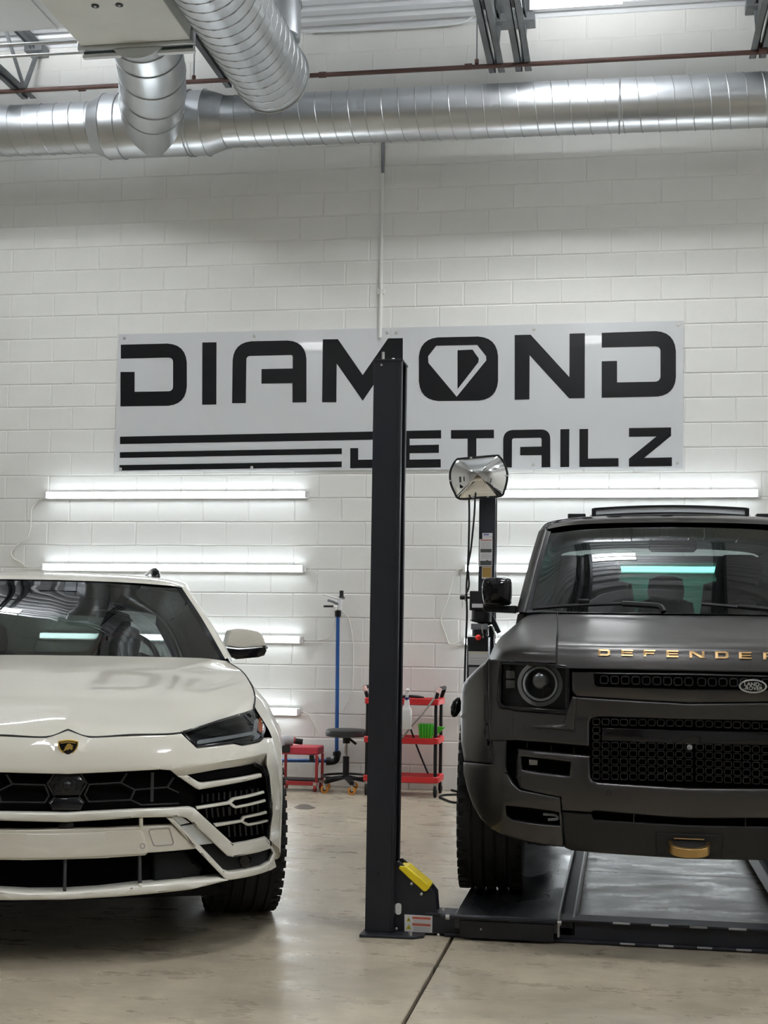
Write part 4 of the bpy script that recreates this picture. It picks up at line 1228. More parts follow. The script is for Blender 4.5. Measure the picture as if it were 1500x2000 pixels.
skin(U, 'amber_reflector', [(509, 1399), (513, 1407), (516, 1423), (512.5, 1432), (506, 1428), (505.5, 1412)], M['amber'], hl, thick=.01, rnd=.002, mode='pair', off=.012, step=.06)
skin(U, 'projector', [(405, 1432), (430, 1424), (470, 1412), (488, 1410), (489, 1422), (440, 1434), (410, 1440)], M['black_gloss'], hl, thick=.01, rnd=.003, mode='pair', off=.022, step=.06)
# nose badge
bc = U.hit(127.5, 1461)
bdg = MB().prism([(bc.x + (x - 280) / 5.77 / 447, bc.z - (y - 250) / 5.77 / 447) for x, y in ((183, 182), (230, 170), (280, 166), (330, 170), (378, 182), (376, 225), (362, 262), (335, 295), (280, 333), (225, 295), (197, 262), (184, 225))], bc.y - .007, bc.y + .01, XZ)
for i, p in enumerate(bdg.v): bdg.v[i] = (p[0] - bc.x, p[1], p[2])
bdg = bdg.build('badge', M['gold'], UR, local=True, bevel=.002)
def flat(name, pts, m, par, dy):
    MB().prism([((x - 280) / 5.77 / 447, bc.z - (y - 250) / 5.77 / 447) for x, y in pts], bc.y - dy, bc.y - dy + .004, XZ).build(name, m, par, local=True, smooth=0)
flat('badge_field', [(193, 192), (280, 178), (368, 192), (364, 225), (350, 258), (328, 286), (280, 318), (232, 286), (209, 258), (196, 225)], M['black_gloss'], bdg, .0085)
flat('bull_emblem', [(228, 282), (246, 262), (252, 238), (262, 226), (272, 208), (292, 204), (306, 210), (318, 222), (330, 224), (322, 238), (326, 252), (316, 272), (306, 262), (294, 258), (278, 268), (262, 266), (246, 276)], M['gold'], bdg, .0105)
flat('badge_crossbar', [(205, 196), (280, 184), (355, 196), (353, 205), (280, 194), (207, 205)], M['gold'], bdg, .0105)
# main grille
gr_out = [(127, 1508), (313, 1499), (330, 1507), (350, 1515), (385, 1560), (372, 1582), (270, 1588), (127, 1594)]
grl = skin(U, 'main_grille', gr_out, M['grille_black'], thick=.02, rnd=0, off=.05, step=.08)
Z6 = lambda x, y: (80 + x / 5.769, 1420 + y / 5.769)
def hexbars(segs, par, m, w, dep=.028):
    for a, b_ in segs:
        A, B = U.hit(*Z6(*a)), U.hit(*Z6(*b_))
        A.y += dep; B.y += dep
        both(lambda: MB().bar(A, B, .012, w, (0, 0, 1)), 'grille_bar', m, par)
hexbars([((455, 535), (518, 636)), ((518, 636), (432, 782)), ((545, 655), (905, 635)), ((905, 635), (972, 528)), ((905, 635), (1060, 715)), ((1060, 715), (1430, 686)), ((1430, 686), (1500, 575)), ((1430, 686), (1560, 745)),
         ((545, 655), (495, 770)), ((495, 770), (540, 850)), ((540, 850), (1015, 830)), ((1015, 830), (1060, 715)), ((1015, 830), (1140, 886)), ((1140, 886), (1560, 870)), ((432, 797), (490, 862)), ((1265, 520), (1258, 850))], grl, M['grille_line'], .004)
for nm, pts, dp in (('camera_hexagon', [(280, 545), (445, 545), (500, 630), (430, 776), (280, 782)], .018), ('sensor_hexagon', [(280, 800), (430, 796), (492, 862), (450, 942), (280, 946)], .02)):
    ux = skin(U, nm, [Z6(*p) for p in pts], M['black_gloss'], grl, thick=.03, rnd=.006, off=dp, step=.06)
    if nm == 'camera_hexagon':
        c = U.hit(*Z6(275, 665))
        MB().lathe((0, c.y + .022, c.z), (0, -1, 0), [(0, .032), (.008, .03), (.010, .018), (.014, .016), (.020, .008), (.021, .001)], 24).build('camera_eye', M['lamp_dark'], ux, local=True)
# painted blade under the grille, running into the side frames
Z7 = lambda x, y: (270 + x / 5.172, 1560 + y / 5.172)
blade = skin(U, 'grille_frame', [(127, 1588), (270, 1581), (370, 1576.5), (381, 1580), (456, 1649), (520, 1635.5), (527, 1644), (529, 1657), (454, 1674), (444, 1672), (373, 1605), (364, 1598), (354, 1595), (270, 1597), (127, 1606)], M['white_trim'], thick=.04, rnd=.006, off=-.004, step=.06)
for x in (276,):
    a, c = U.hit(x, 1597), U.hit(x, 1616)
    both(lambda: MB().bar(a + Vector((0, .02, 0)), c + Vector((0, .02, 0)), .014, .03, (0, 1, 0)), 'strut', M['white_trim'], blade, bevel=.003)
skin(U, 'slot_backing', [(127, 1600), (340, 1592), (372, 1600), (360, 1640), (340, 1620), (127, 1626)], M['mesh_black'], thick=.01, rnd=0, off=.06, step=.08)
c = U.hit(127, 1615)
MB().lathe((0, c.y + .04, c.z), (0, -1, 0), [(0, .03), (.01, .028), (.02, .012), (.022, .001)], 20).build('parking_camera', M['black_gloss'], blade, local=True)
# number plate blade
plate = skin(U, 'plate_panel', [(127, 1620), (200, 1619), (276, 1615), (337, 1612.5), (357, 1632), (397, 1657.5), (300, 1666.5), (290, 1667), (284, 1672), (200, 1677.5), (127, 1680)], M['white_paint'], thick=.05, rnd=.006, off=.012, step=.04)
skin(U, 'plate_step', [(127, 1628), (274, 1622), (281, 1627), (291, 1664), (283, 1669), (127, 1677)], M['white_paint'], plate, thick=.012, rnd=.005, off=.004, step=.05)
def ringline(pts, r, nm, m, par, f=None, dy=0.0, car=U):
    P = []
    for a in range(len(pts)):
        h = car.hit(*pts[a]); h.y += dy; P.append(h)
    both(lambda: MB().tube(P + [P[0]], r, 5), nm, m, par)
ringline(rp([(290, 1620, 5), (331, 1617, 5), (341, 1650, 5), (301, 1653, 5)], 3), .0016, 'tow_cover_gap', M['lab_grey'], plate, dy=.010)
ringline([(278.5 + 4.6 * math.cos(t * .5236), 1652.5 + 4.8 * math.sin(t * .5236)) for t in range(12)], .0018, 'parking_sensor', M['lab_grey'], plate, dy=.003)
# diagonal frame around the fog insert
frm = skin(U, 'fog_frame', [(325, 1597.5), (337, 1597), (397.5, 1658.5), (438, 1701), (448, 1704), (510, 1693.5), (527, 1684), (534, 1667), (529, 1657), (532, 1654), (539, 1668), (537, 1680), (524, 1702), (450, 1719.5), (442, 1719.5)], M['white_trim'], thick=.05, rnd=.006, off=.002, mode='pair', step=.04)
ins = skin(U, 'fog_insert', [(395, 1656), (420, 1650), (446, 1670), (454, 1673), (530, 1656), (535, 1668), (528, 1686), (510, 1695), (446, 1706), (436, 1702)], mat('dark_satin_plastic', (.012, .013, .014), .45, spec=.2), frm, thick=.01, rnd=0, off=.05, mode='pair', step=.05)
c = U.hit(480, 1684)
for i, sx in enumerate((1, -1)):
    MB().lathe((sx * c.x, c.y + .06, c.z), (0, -1, 0), [(0, .032), (.02, .032), (.026, .022), (.03, .02), (.031, .001)], 20).build('fog_lamp', M['black_gloss'], ins[i], local=True)
skin(U, 'corner_flap', [(524, 1702), (537, 1680), (541, 1694), (530, 1701)], M['white_paint'], frm, thick=.03, rnd=.003, off=.01, mode='pair')
acc = mat('pale_accent', (0.72, 0.76, 0.78), 0.25, coat=.5)
skin(U, 'accent_plate', [Z7(430, 287), Z7(565, 265), Z7(765, 460), Z7(605, 478)], acc, blade, thick=.02, rnd=.003, off=.02, mode='pair')
skin(U, 'accent_plate', [Z7(345, 190), Z7(440, 185), Z7(530, 250), Z7(430, 275)], acc, blade, thick=.02, rnd=.003, off=.02, mode='pair')
# lower intake and splitter
skin(U, 'lower_intake', [(127, 1675), (300, 1662), (400, 1652), (442, 1715), (300, 1740), (127, 1752)], M['mesh_black'], thick=.01, rnd=0, off=.10, step=.08)
skin(U, 'brake_duct', [(300, 1672), (360, 1664), (400, 1700), (395, 1716), (303, 1728)], mat('duct_black', (.008, .0085, .009), .5, spec=.1), thick=.03, rnd=.01, off=.07, mode='pair')
spl = skin(U, 'splitter', [(127, 1742), (195, 1738), (262, 1730), (350, 1722), (429, 1715), (446, 1719), (373, 1737), (300, 1745), (224, 1751.5), (127, 1757)], M['white_trim'], thick=.10, rnd=.008, off=-.01, step=.05)
for x, y0, y1 in ((274, 1671, 1732), (120, 1682, 1744)):
    a, c = U.hit(x, y0), U.hit(x, y1)
    if x > 200:
        both(lambda: MB().bar(a + Vector((0, .05, 0)), c + Vector((0, .02, 0)), .012, .05, (0, 1, 0)), 'strut', M['grille_line'], spl, bevel=.003)
        both(lambda: MB().bar(U.hit(x, 1725) + Vector((0, .0, 0)), c + Vector((0, .0, -.01)), .016, .02, (0, 1, 0)), 'strut_foot', M['white_trim'], spl, bevel=.004)
    else:
        MB().bar((0, a.y + .05, a.z), (0, c.y + .02, c.z), .012, .05, (0, 1, 0)).build('strut', M['grille_line'], spl, local=True, bevel=.003)
# side intakes
rec = skin(U, 'side_intake', [(345, 1514), (502, 1487), (518, 1495), (529, 1516), (536, 1590), (530, 1645), (456, 1652), (378, 1582), (385, 1560)], M['mesh_black'], thick=.01, rnd=0, off=.09, mode='pair', step=.06)
skin(U, 'intake_rim', [(502, 1490), (515, 1497), (526, 1516), (533, 1590), (527, 1641), (522, 1641), (527, 1590), (520, 1520), (510, 1502), (497, 1496)], M['black_gloss'], rec, thick=.08, rnd=.003, off=.006, mode='pair')
skin(U, 'upper_blade', [(348.5, 1517), (367, 1515), (390, 1529), (397, 1529.5), (511, 1511), (512, 1518), (389, 1542.5), (382, 1540)], M['white_trim'], rec, thick=.05, rnd=.006, off=-.002, mode='pair', step=.05)
skin(U, 'dark_vane', [(368, 1516), (502, 1492), (510, 1508), (398, 1527), (390, 1527)], M['grille_black'], rec, thick=.03, rnd=.002, off=.03, mode='pair', step=.06)
skin(U, 'blade', [(384, 1577), (447, 1567), (456, 1560), (517, 1546), (518, 1550), (459, 1564), (454, 1569), (463, 1576), (520, 1562.5), (520.5, 1566.5), (462, 1580), (456, 1578), (449, 1572), (386, 1582)], M['white_trim'], rec, thick=.03, rnd=.003, off=.012, mode='pair', step=.06)
skin(U, 'blade', [Z7(770, 262), Z7(1040, 225), Z7(1065, 188), Z7(1305, 133), Z7(1308, 155), Z7(1085, 203), Z7(1068, 233), Z7(1130, 262), Z7(1312, 218), Z7(1316, 238), Z7(1130, 280), Z7(1105, 278), Z7(1048, 245), Z7(790, 290)], M['white_trim'], rec, thick=.03, rnd=.003, off=.012, mode='pair', step=.06)
for k in range(11):
    x0 = 400 + k * 11
    for ya, yb in ((1556 - k * 1.2, 1572 - k * 1.6), (1585 - k, 1603 - k * 1.4), (1622 - k, 1644 - k)):
        a, c = U.hit(x0 + (8 if ya > 1580 else 0), ya), U.hit(x0 + (10 if ya > 1580 else 0), yb)
        a.y += .075; c.y += .075
        if ya > 1610 and x0 < 440: continue
        both(lambda: MB().bar(a, c, .006, .006, (0, 1, 0)), 'mesh_rib', M['grille_line'], rec, smooth=0)
# wheels
for sx in (1, -1):
    wheel(U, sx * .810, AX, .394, .295, .285, UR, steer=0.0, ndir=sx, spokes=10)
    wheel(U, sx * .852, AX + 3.0, .394, .30, .285, UR, ndir=sx, spokes=10)
# cabin: windshield, pillars, roof
wsn = [[(0, 1.30, 1.128), (.26, 1.338, 1.127), (.50, 1.45, 1.127), (.742, 1.66, 1.130)],
       [(0, 1.70, 1.352), (.23, 1.728, 1.350), (.44, 1.81, 1.344), (.645, 1.95, 1.328)],
       [(0, 2.08, 1.528), (.20, 2.098, 1.527), (.37, 2.145, 1.522), (.540, 2.225, 1.512)]]
wsn = [[q(*p) for p in r] for r in wsn]
g = patch(wsn, 6, 8)
sym_grid(g).build('windshield', M['ws_glass'], UR, local=True, smooth=80)
sd = [r[-1] for r in g]
def strip(w0, w1, dy):
    return MB().grid([[p + Vector((w0, dy, .004)), p + Vector((w1, dy - .004, .002))] for p in sd])
both(lambda: strip(-.022, .020, -.004), 'windshield_frame', M['black_gloss'], UR)
top = g[-1]
sym_grid([[p + Vector((0, -.012, -.010)) for p in top], [p + Vector((0, .02, .006)) for p in top]]).build('windshield_header', M['black_gloss'], UR, local=True)
pil = []
for p, w in zip(sd, [.05, .05, .05, .05, .05, .048, .046, .044, .042, .040, .038, .036, .034, .034, .034, .034, .034, .034]):
    pil.append([p + Vector((.012, -.006, .004)), p + Vector((.030, .0, .012)), p + Vector((.030 + w * .5, .04, .008)), p + Vector((.030 + w * .7, .12, -.012))])
both(lambda: MB().grid(pil), 'pillar', M['white_paint'], UR, smooth=60)
def RZ(y): return hermite([(2.05, 1.535), (2.4, 1.585), (2.9, 1.612), (3.4, 1.60), (4.0, 1.54), (4.5, 1.46)])(y)
rn = []
for y, hw in ((2.085, .555), (2.25, .575), (2.6, .60), (3.2, .60), (3.9, .58), (4.5, .54)):
    z = RZ(y)
    if y < 2.1: rn.append([(0, 2.085, 1.535), (.22, 2.105, 1.533), (.40, 2.155, 1.528), (.545, 2.235, 1.518), (.575, 2.28, 1.50)])
    else: rn.append([(0, y, z), (.25, y, z - .004), (.43, y, z - .014), (hw - .02, y + .03, z - .038), (hw + .02, y + .03, z - .075)])
rn = [[q(*p) for p in r] for r in rn]
sym_grid(patch(rn, 5, 6)).build('roof', M['white_paint'], UR, local=True, smooth=70)
both(lambda: MB().tube(cr([(.60, 2.95, 1.58), (.60, 3.0, 1.625), (.60, 3.15, 1.64), (.60, 3.6, 1.62), (.58, 3.9, 1.56)], 4), [.014] + [.026] * 15 + [.01], 10), 'roof_rail', M['black_gloss'], UR)
sym_grid([[Vector((p[0] * .99, p[1] + .03, p[2] - .03)) for p in r] for r in patch(rn, 3, 3)]).build('headliner', M['interior'], UR, local=True, smooth=70)
both(lambda: MB().grid([[p + Vector((-.012, .03, -.004)), p + Vector((.06, .12, -.02))] for p in sd]), 'pillar_trim', M['interior'], UR)
# body sides, glass and tail (seen edge-on)
def XS(z): return hermite([(.15, .95), (.35, .985), (.6, .994), (.85, .985), (1.0, .96), (1.09, .90)])(z)
def tap(y): return hermite([(1.3, 0), (2.5, 0.01), (4.0, .0), (4.6, -.03), (5.0, -.09)])(y)
arch2 = [(3.98 - .455 * math.cos(math.radians(a)), .395 + .455 * math.sin(math.radians(a))) for a in range(-25, 206, 15)]
side = [(1.40, .22), (1.45, .42), (1.42, .52), (1.33, .70), (1.45, .9), (1.75, 1.07), (2.2, 1.09), (4.4, 1.09), (4.98, 1.0), (5.02, .5), (4.92, .3)] + [(y, z) for y, z in reversed(arch2)] + [(3.2, .22)]
FS = lambda u, v, off: Vector((XS(v) + tap(u) - off, u, v))
skin(U, 'body_side', side, M['white_paint'], thick=.03, rnd=.004, mode='pair', raw=True, F=FS, step=.12)
sgl = [(1.78, 1.09), (2.26, 1.48), (2.6, 1.535), (3.4, 1.53), (4.2, 1.42), (4.5, 1.33), (4.35, 1.10)]
FG = lambda u, v, off: Vector((.89 - (v - 1.09) * .44 + tap(u) - off, u, v))
skin(U, 'side_window', sgl, M['side_glass'], thick=.01, rnd=.002, mode='pair', raw=True, F=FG, step=.15)
tl = [[(0, 4.5, 1.46), (.3, 4.5, 1.455), (.56, 4.47, 1.40)], [(0, 4.62, 1.40), (.3, 4.61, 1.395), (.58, 4.57, 1.36)]]
sym_grid(patch(tl, 4, 3)).build('tail_spoiler', M['white_paint'], UR, local=True)
rw_ = [[(0, 4.62, 1.40), (.3, 4.61, 1.395), (.58, 4.57, 1.36)], [(0, 4.86, 1.12), (.3, 4.85, 1.12), (.62, 4.80, 1.12)]]
sym_grid(patch(rw_, 4, 4)).build('rear_window', glass('rear_glass', (.55, .64, .6)), UR, local=True)
rw_ = rw_
sym_grid(patch([[(0, 4.46, 1.43), (.3, 4.46, 1.425), (.56, 4.43, 1.38)], [(0, 4.60, 1.385), (.3, 4.59, 1.38), (.60, 4.55, 1.345)]], 4, 3)).build('tail_trim', M['interior'], UR, local=True)
tb_ = [[(0, 4.86, 1.12), (.4, 4.84, 1.12), (.84, 4.75, 1.10)], [(0, 5.02, .9), (.5, 5.0, .9), (.90, 4.92, .9)], [(0, 5.0, .3), (.5, 4.98, .3), (.88, 4.9, .3)]]
sym_grid(patch(tb_, 4, 4)).build('tailgate', M['white_paint'], UR, local=True, smooth=60)
MB().box(-.62, .62, .25, 4.9, .20, .24).build('underbody', M['interior'], UR, local=True)
both(lambda: MB().box(.53, .57, .5, 1.5, .24, .9), 'inner_wing', M['interior'], UR)
# interior
ds = [[(0, 1.35, 1.06), (.4, 1.45, 1.06), (.74, 1.66, 1.05)], [(0, 1.85, 1.07), (.4, 1.85, 1.07), (.72, 1.85, 1.06)], [(0, 1.95, .95), (.4, 1.95, .95), (.74, 1.95, .95)], [(0, 1.95, .5), (.4, 1.95, .5), (.8, 1.95, .5)]]
sym_grid(patch(ds, 4, 4)).build('dashboard', M['interior'], UR, local=True, smooth=50)
def seat(xc, y, hz, par, w=.25):
    s_ = MB()
    s_.loft([[Vector((xc + a, y + b_ + (z - .6) * .18, z)) for a, b_ in rrect(-ww, ww, -.06, .06, .05)] for z, ww in ((.5, w), (.8, w), (1.0, w * .95), (hz - .17, w * .72), (hz - .15, w * .5))])
    so_ = s_.build('seat_back', M['leather'], par, local=True, smooth=40)
    MB().loft([[Vector((xc + a, y + b_ + .13, z)) for a, b_ in rrect(-ww, ww, -.05, .05, .04)] for z, ww in ((hz - .18, w * .42), (hz - .1, w * .5), (hz - .02, w * .44), (hz, w * .3))]).build('headrest', M['leather'], so_, local=True, smooth=40)
for x in (-.37, .37): seat(x, 2.55, 1.30, UR)
for x in (-.4, .4): seat(x, 3.5, 1.22, UR)
sw = Vector((.36, 2.06, 1.10)); ax_ = Vector((0, -.9, .45)).normalized()
rg = MB().ring(sw, ax_, .175, 36)
tag(MB().tube(rg + [rg[0], rg[1]], .015, 8).build('steering_wheel', mat('red_leather', (.25, .01, .015), .4), UR, local=True), 'red leather steering wheel')
MB().lathe(sw, ax_, [(-.02, .07), (.02, .06), (.025, .02)], 20).build('steering_hub', M['interior'], UR, local=True)
MB().loft([[Vector((a, 1.98 + b_, z)) for a, b_ in rrect(-ww, ww, -.02, .02, .015)] for z, ww in ((1.405, .10), (1.42, .115), (1.46, .115), (1.475, .10))]).build('interior_mirror', M['interior'], UR, local=True)
# door mirrors
def mirror_head():
    q = [(437, 1258), (446, 1232), (455, 1227), (478, 1228), (500, 1233), (511, 1243), (514, 1258), (515, 1262)]
    lo = [(438, 1264), (460, 1264.5), (490, 1263), (515, 1261)]
    return q, lo
Ym = 1.98
def pz(l, y): return [(lambda w: (w.x, w.z))(U.Y(a, b_, y)) for a, b_ in l]
def dome(poly, y0, d, n=6):
    cx_ = sum(p[0] for p in poly) / len(poly); cz_ = sum(p[1] for p in poly) / len(poly); rr = []
    for k in range(n + 1):
        t = k / n; s_ = math.sqrt(max(0, 1 - (t * .97) ** 2)) if k < n else .2
        s_ = max(s_, .25)
        rr.append([Vector((cx_ + (p[0] - cx_) * (.80 + .20 * s_ if k < n else .55), y0 - d * math.sin(t * math.pi / 2), cz_ + (p[1] - cz_) * (.72 + .28 * s_ if k < n else .5))) for p in poly])
    return MB().loft([[p + Vector((0, .07, 0)) for p in rr[0]]] + rr)
upm = cr([Vector((a, b_, 0)) for a, b_ in [(437, 1262), (441, 1246), (447, 1231), (456, 1227), (478, 1228), (500, 1233), (510, 1243), (514, 1254), (515.5, 1262), (490, 1264.5), (462, 1266)]] + [Vector((437, 1262, 0))], 2)[:-1]
mh = both(lambda: dome(pz([(p.x, p.y) for p in upm], Ym), Ym, .10), 'door_mirror', M['white_paint'], UR, smooth=60)
lom = [(433, 1272), (438, 1265), (462, 1268), (490, 1266), (515, 1263.5), (517, 1270), (512, 1280), (500, 1284), (455, 1288), (447, 1284), (434, 1282)]
both(lambda: dome(pz(lom, Ym), Ym - .01, .10), 'mirror_base', M['black_gloss'], mh, smooth=50)
both(lambda: MB().bar((U.Y(440, 1276, Ym)) + Vector((0, .03, 0)), (U.Y(424, 1280, Ym) + Vector((0, .03, 0))), .06, .035), 'mirror_arm', M['black_gloss'], mh, bevel=.006)
both(lambda: MB().lathe(U.Y(516, 1264, Ym + .02), (0, -1, 0), [(0, .012), (.05, .012), (.06, .004)], 8), 'turn_signal', M['drl'], mh)
# ------------------------------------------------------------------ grey off-roader on the lift
planD = hermite([(0, 0), (.3, .008), (.45, .025), (.55, .045), (.65, .08), (.72, .115), (.78, .16), (.84, .225), (.88, .285), (.92, .35), (.96, .42), (1.0, .50), (1.04, .59)])
profD = hermite([(.2, .09), (.30, .03), (.40, -.01), (.5, -.03), (.6, -.03), (.72, -.015), (.85, 0), (.95, 0), (1.04, .005), (1.2, .03)])
def surfD(x, z): return planD(x) + profD(z)
noseD = hermite([(1.0, -.008), (1.036, .004), (1.08, .018), (1.115, .036), (1.136, .066), (1.150, .13), (1.166, .26)])
def surfH(x, z): return planD(x) + noseD(z)
D = Car('grey_off_roader', 'matte dark grey boxy off-road car standing on the vehicle lift', (CX, 5.55), 0.0, 0.105, surfD)
DR = D.root
M['satin_grey'] = mat('satin_graphite_wrap', (0.066, 0.063, 0.062), 0.33, metal=0.9, spec=0.3, coat=0.08, coat_rough=0.3)
M['clad'] = mat('dark_cladding', (0.014, 0.014, 0.014), 0.45, spec=0.25)
M['ws_glass2'] = glass('offroad_windshield', (0.22, 0.265, 0.255), ior=1.52)
M['teal_glass'] = glass('teal_rear_glass', (0.35, 0.62, 0.54))
M['bronze'] = mat('bronze_lettering', (0.50, 0.33, 0.16), 0.3, metal=1.0)
M['silver'] = mat('silver_badge', (0.7, 0.71, 0.72), 0.28, metal=1.0)
M['ring_black'] = mat('ring_black', (0.015, 0.015, 0.016), 0.3, spec=0.35)
M['void'] = mat('grille_void', (0.002, 0.002, 0.002), 0.8, spec=0.0)

# hood
def HP(x, z): return Vector((x, surfH(abs(x), z), z))
net = []
for x, dz in ((0, 0), (-.2, 0), (-.38, -.001), (-.525, -.003)):
    w = planD(abs(x))
    net.append([HP(x, 1.040), HP(x, 1.075), HP(x, 1.105), HP(x, 1.126), HP(x, 1.139), HP(x, 1.150),
                Vector((x * 1.01, .27 + w, 1.166 + dz)), Vector((x * 1.03, .45 + w, 1.196 + dz)), Vector((x * 1.06, .8 + w, 1.248 + dz)), Vector((x * 1.09, 1.14 + w * .6, 1.288 + dz))])
cols = patch(net, 4, 5)
rows = [[c[k] for c in cols] for k in range(len(cols[0]))]
hoodD = sym_grid(rows).build('hood', M['satin_grey'], DR, local=True, smooth=70)
both(lambda: MB().tube([p + Vector((-.002, 0, 0)) for p in cols[-1]], .004, 6), 'hood_gap', M['gap'], hoodD)
MB().tube([Vector((-c[0].x, c[0].y, c[0].z)) for c in reversed(cols)] + [c[0] for c in cols[1:]], .004, 6).build('hood_gap', M['gap'], hoodD, local=True)
# front wings
wn = [[(-.53, .055, 1.058), (-.64, .085, 1.060), (-.74, .14, 1.062), (-.79, .20, 1.06), (-.83, .32, 1.05)],
      [(-.532, .078, 1.112), (-.64, .105, 1.112), (-.735, .16, 1.108), (-.79, .25, 1.095), (-.845, .38, 1.05)],
      [(-.535, .17, 1.141), (-.64, .20, 1.140), (-.735, .25, 1.136), (-.80, .34, 1.115), (-.855, .5, 1.05)],
      [(-.545, .45, 1.190), (-.64, .46, 1.187), (-.74, .48, 1.18), (-.812, .55, 1.145), (-.864, .7, 1.05)],
      [(-.562, .82, 1.246), (-.65, .83, 1.242), (-.735, .85, 1.228), (-.80, .9, 1.18), (-.872, 1.0, 1.05)],
      [(-.58, 1.15, 1.285), (-.66, 1.16, 1.28), (-.73, 1.18, 1.264), (-.80, 1.22, 1.2), (-.878, 1.3, 1.05)]]
wg = patch(wn, 5, 6)
wings = both(lambda: MB().grid(wg), 'front_wing', M['satin_grey'], DR, smooth=60)
ti = [D.Y(1019, 1232, .80), D.Y(1032, 1221, .98), D.Y(1088, 1217, .93), D.Y(1089, 1233, .74)]
both(lambda: MB().add([p + Vector((0, 0, .012)) for p in ti] + [p + Vector((0, 0, -.02)) for p in ti], [(0, 1, 2, 3), (0, 4, 5, 1), (1, 5, 6, 2), (2, 6, 7, 3), (3, 7, 4, 0)]), 'tread_insert', M['black_plastic'], wings, smooth=0)
# wheel-arch flares
WA, WR = .85, .415
FO = [(953, 1287), (938, 1299), (924, 1312), (911, 1326), (904, 1336), (900.5, 1350), (898.5, 1400), (899.5, 1450), (906, 1487), (930, 1489.5), (961, 1492.5), (958, 1450), (955, 1410), (953.5, 1360)]
flares = skin(D, 'wheel_arch', FO, M['satin_grey'], thick=.32, rnd=.016, mode='pair', step=.04, off=.004)
both(lambda: MB().tube(cr([D.hit(*p) + Vector((0, .006, 0)) for p in ((953.5, 1290), (953.5, 1360), (955, 1410), (958, 1450), (962, 1493))], 4), .0035, 6), 'flare_gap', M['gap'], flares)
both(lambda: MB().grid([[Vector((-x, WA - .50 * math.cos(math.radians(a)), .415 + .50 * math.sin(math.radians(a)))) for x in (.55, .8, .95)] for a in range(15, 166, 10)]), 'wheel_arch_liner', M['interior'], flares)
both(lambda: MB().lathe(D.Y(891, 1380, .72), (.25, .1, 1), [(-.05, .004), (-.04, .016), (-.01, .026), (.02, .022), (.045, .004)], 14), 'side_trim', M['black_gloss'], flares)
# headlamps
hlo = [(977, 1290.5), (1040, 1294.5), (1104, 1299), (1111, 1303), (1112.5, 1310), (1113, 1396), (1040, 1390), (980, 1384.5), (974, 1380), (971, 1371)]
hli = [(980, 1298), (1040, 1301.5), (1100, 1304.5), (1104.5, 1308), (1105, 1387), (1040, 1382), (984, 1377), (979, 1372)]
hd = skin(D, 'headlamp', hlo, M['lamp_dark'], thick=.06, rnd=.004, mode='pair', off=.055, step=.06)
skin(D, 'lamp_frame', hlo, M['black_gloss'], hd, thick=.05, rnd=.004, mode='pair', off=-.002, step=.06, holes=[hli])
skin(D, 'lens', hli, M['lens'], hd, thick=.01, rnd=0, mode='pair', off=.008, step=.06)
lc = D.hit(1054, 1336)
def ringmesh(c, r0, r1, y, d, n=32):
    b_ = MB()
    b_.loft([[Vector((c.x + r * math.cos(2 * math.pi * k / n), y + dy, c.z + r * math.sin(2 * math.pi * k / n))) for k in range(n)] for r, dy in ((r1, d), (r1, 0), (r0, 0), (r0, d))], False, False)
    return b_
M['halo'] = mat('lamp_halo', (0.11, 0.113, 0.116), 0.2)
M['reflector'] = mat('lamp_reflector', (0.22, 0.22, 0.22), 0.25, metal=0.8)
both(lambda: ringmesh(lc, .076, .092, lc.y + .022, .03), 'halo_ring', M['halo'], hd)
both(lambda: ringmesh(lc, .062, .071, lc.y + .030, .03), 'inner_ring', M['drl'], hd)
both(lambda: MB().lathe((lc.x + .004, lc.y + .05, lc.z + .012), (0, -1, 0), [(0, .036), (.012, .034), (.02, .022), (.022, .002)], 24), 'projector', M['reflector'], hd)
both(lambda: MB().box(lc.x + .012, lc.x + .05, lc.y + .03, lc.y + .05, lc.z - .045, lc.z - .008), 'low_beam', M['black_gloss'], hd, bevel=.004)
for z0 in (.0, -.040):
    c = D.hit(996, 1318)
    both(lambda: MB().box(c.x - .020, c.x + .020, c.y + .03, c.y + .05, c.z + z0 - .017, c.z + z0 + .017), 'cube_lamp', M['reflector'], hd, bevel=.003)
# upper grille band
ub = skin(D, 'upper_grille_panel', [(1345, 1314), (1158, 1312.5), (1116.5, 1313), (1117, 1350), (1126, 1360), (1345, 1373)], M['satin_grey'], thick=.05, rnd=.006, step=.06,
     holes=[[(1344.9, 1319), (1180, 1314.5), (1159, 1314.5), (1161.5, 1337), (1167, 1341), (1250, 1344), (1344.9, 1347)]] if False else ())
strip_o = [(1345, 1318.5), (1180, 1315.5), (1159, 1315), (1161.5, 1337), (1167, 1341), (1250, 1344), (1345, 1347.5)]
sg_ = skin(D, 'grille_strip', strip_o, M['void'], ub, thick=.004, rnd=.0025, off=-.0045, step=.06)
skin(D, 'strip_frame', strip_o, M['black_gloss'], sg_, thick=.01, rnd=.002, off=-.010, step=.06, holes=[[(1344, 1320.5), (1180, 1317.5), (1162, 1317.5), (1164, 1336), (1169, 1339), (1250, 1342), (1344, 1345.5)]], mode='pair')
def ring_part(w, h, r, t, d):
    o_ = rrect(-w / 2, w / 2, -h / 2, h / 2, r, 2); i_ = rrect(-w / 2 + t, w / 2 - t, -h / 2 + t, h / 2 - t, max(r - t, .001), 2)
    m_ = MB().prism(o_, 0, d, XZ, [i_]).mesh('grille_ring', 0)
    m_.materials.append(M['ring_black'])
    return m_
RMs = ring_part(.034, .034, .010, .004, .012)
RMm = ring_part(.031, .027, .008, .0032, .012)
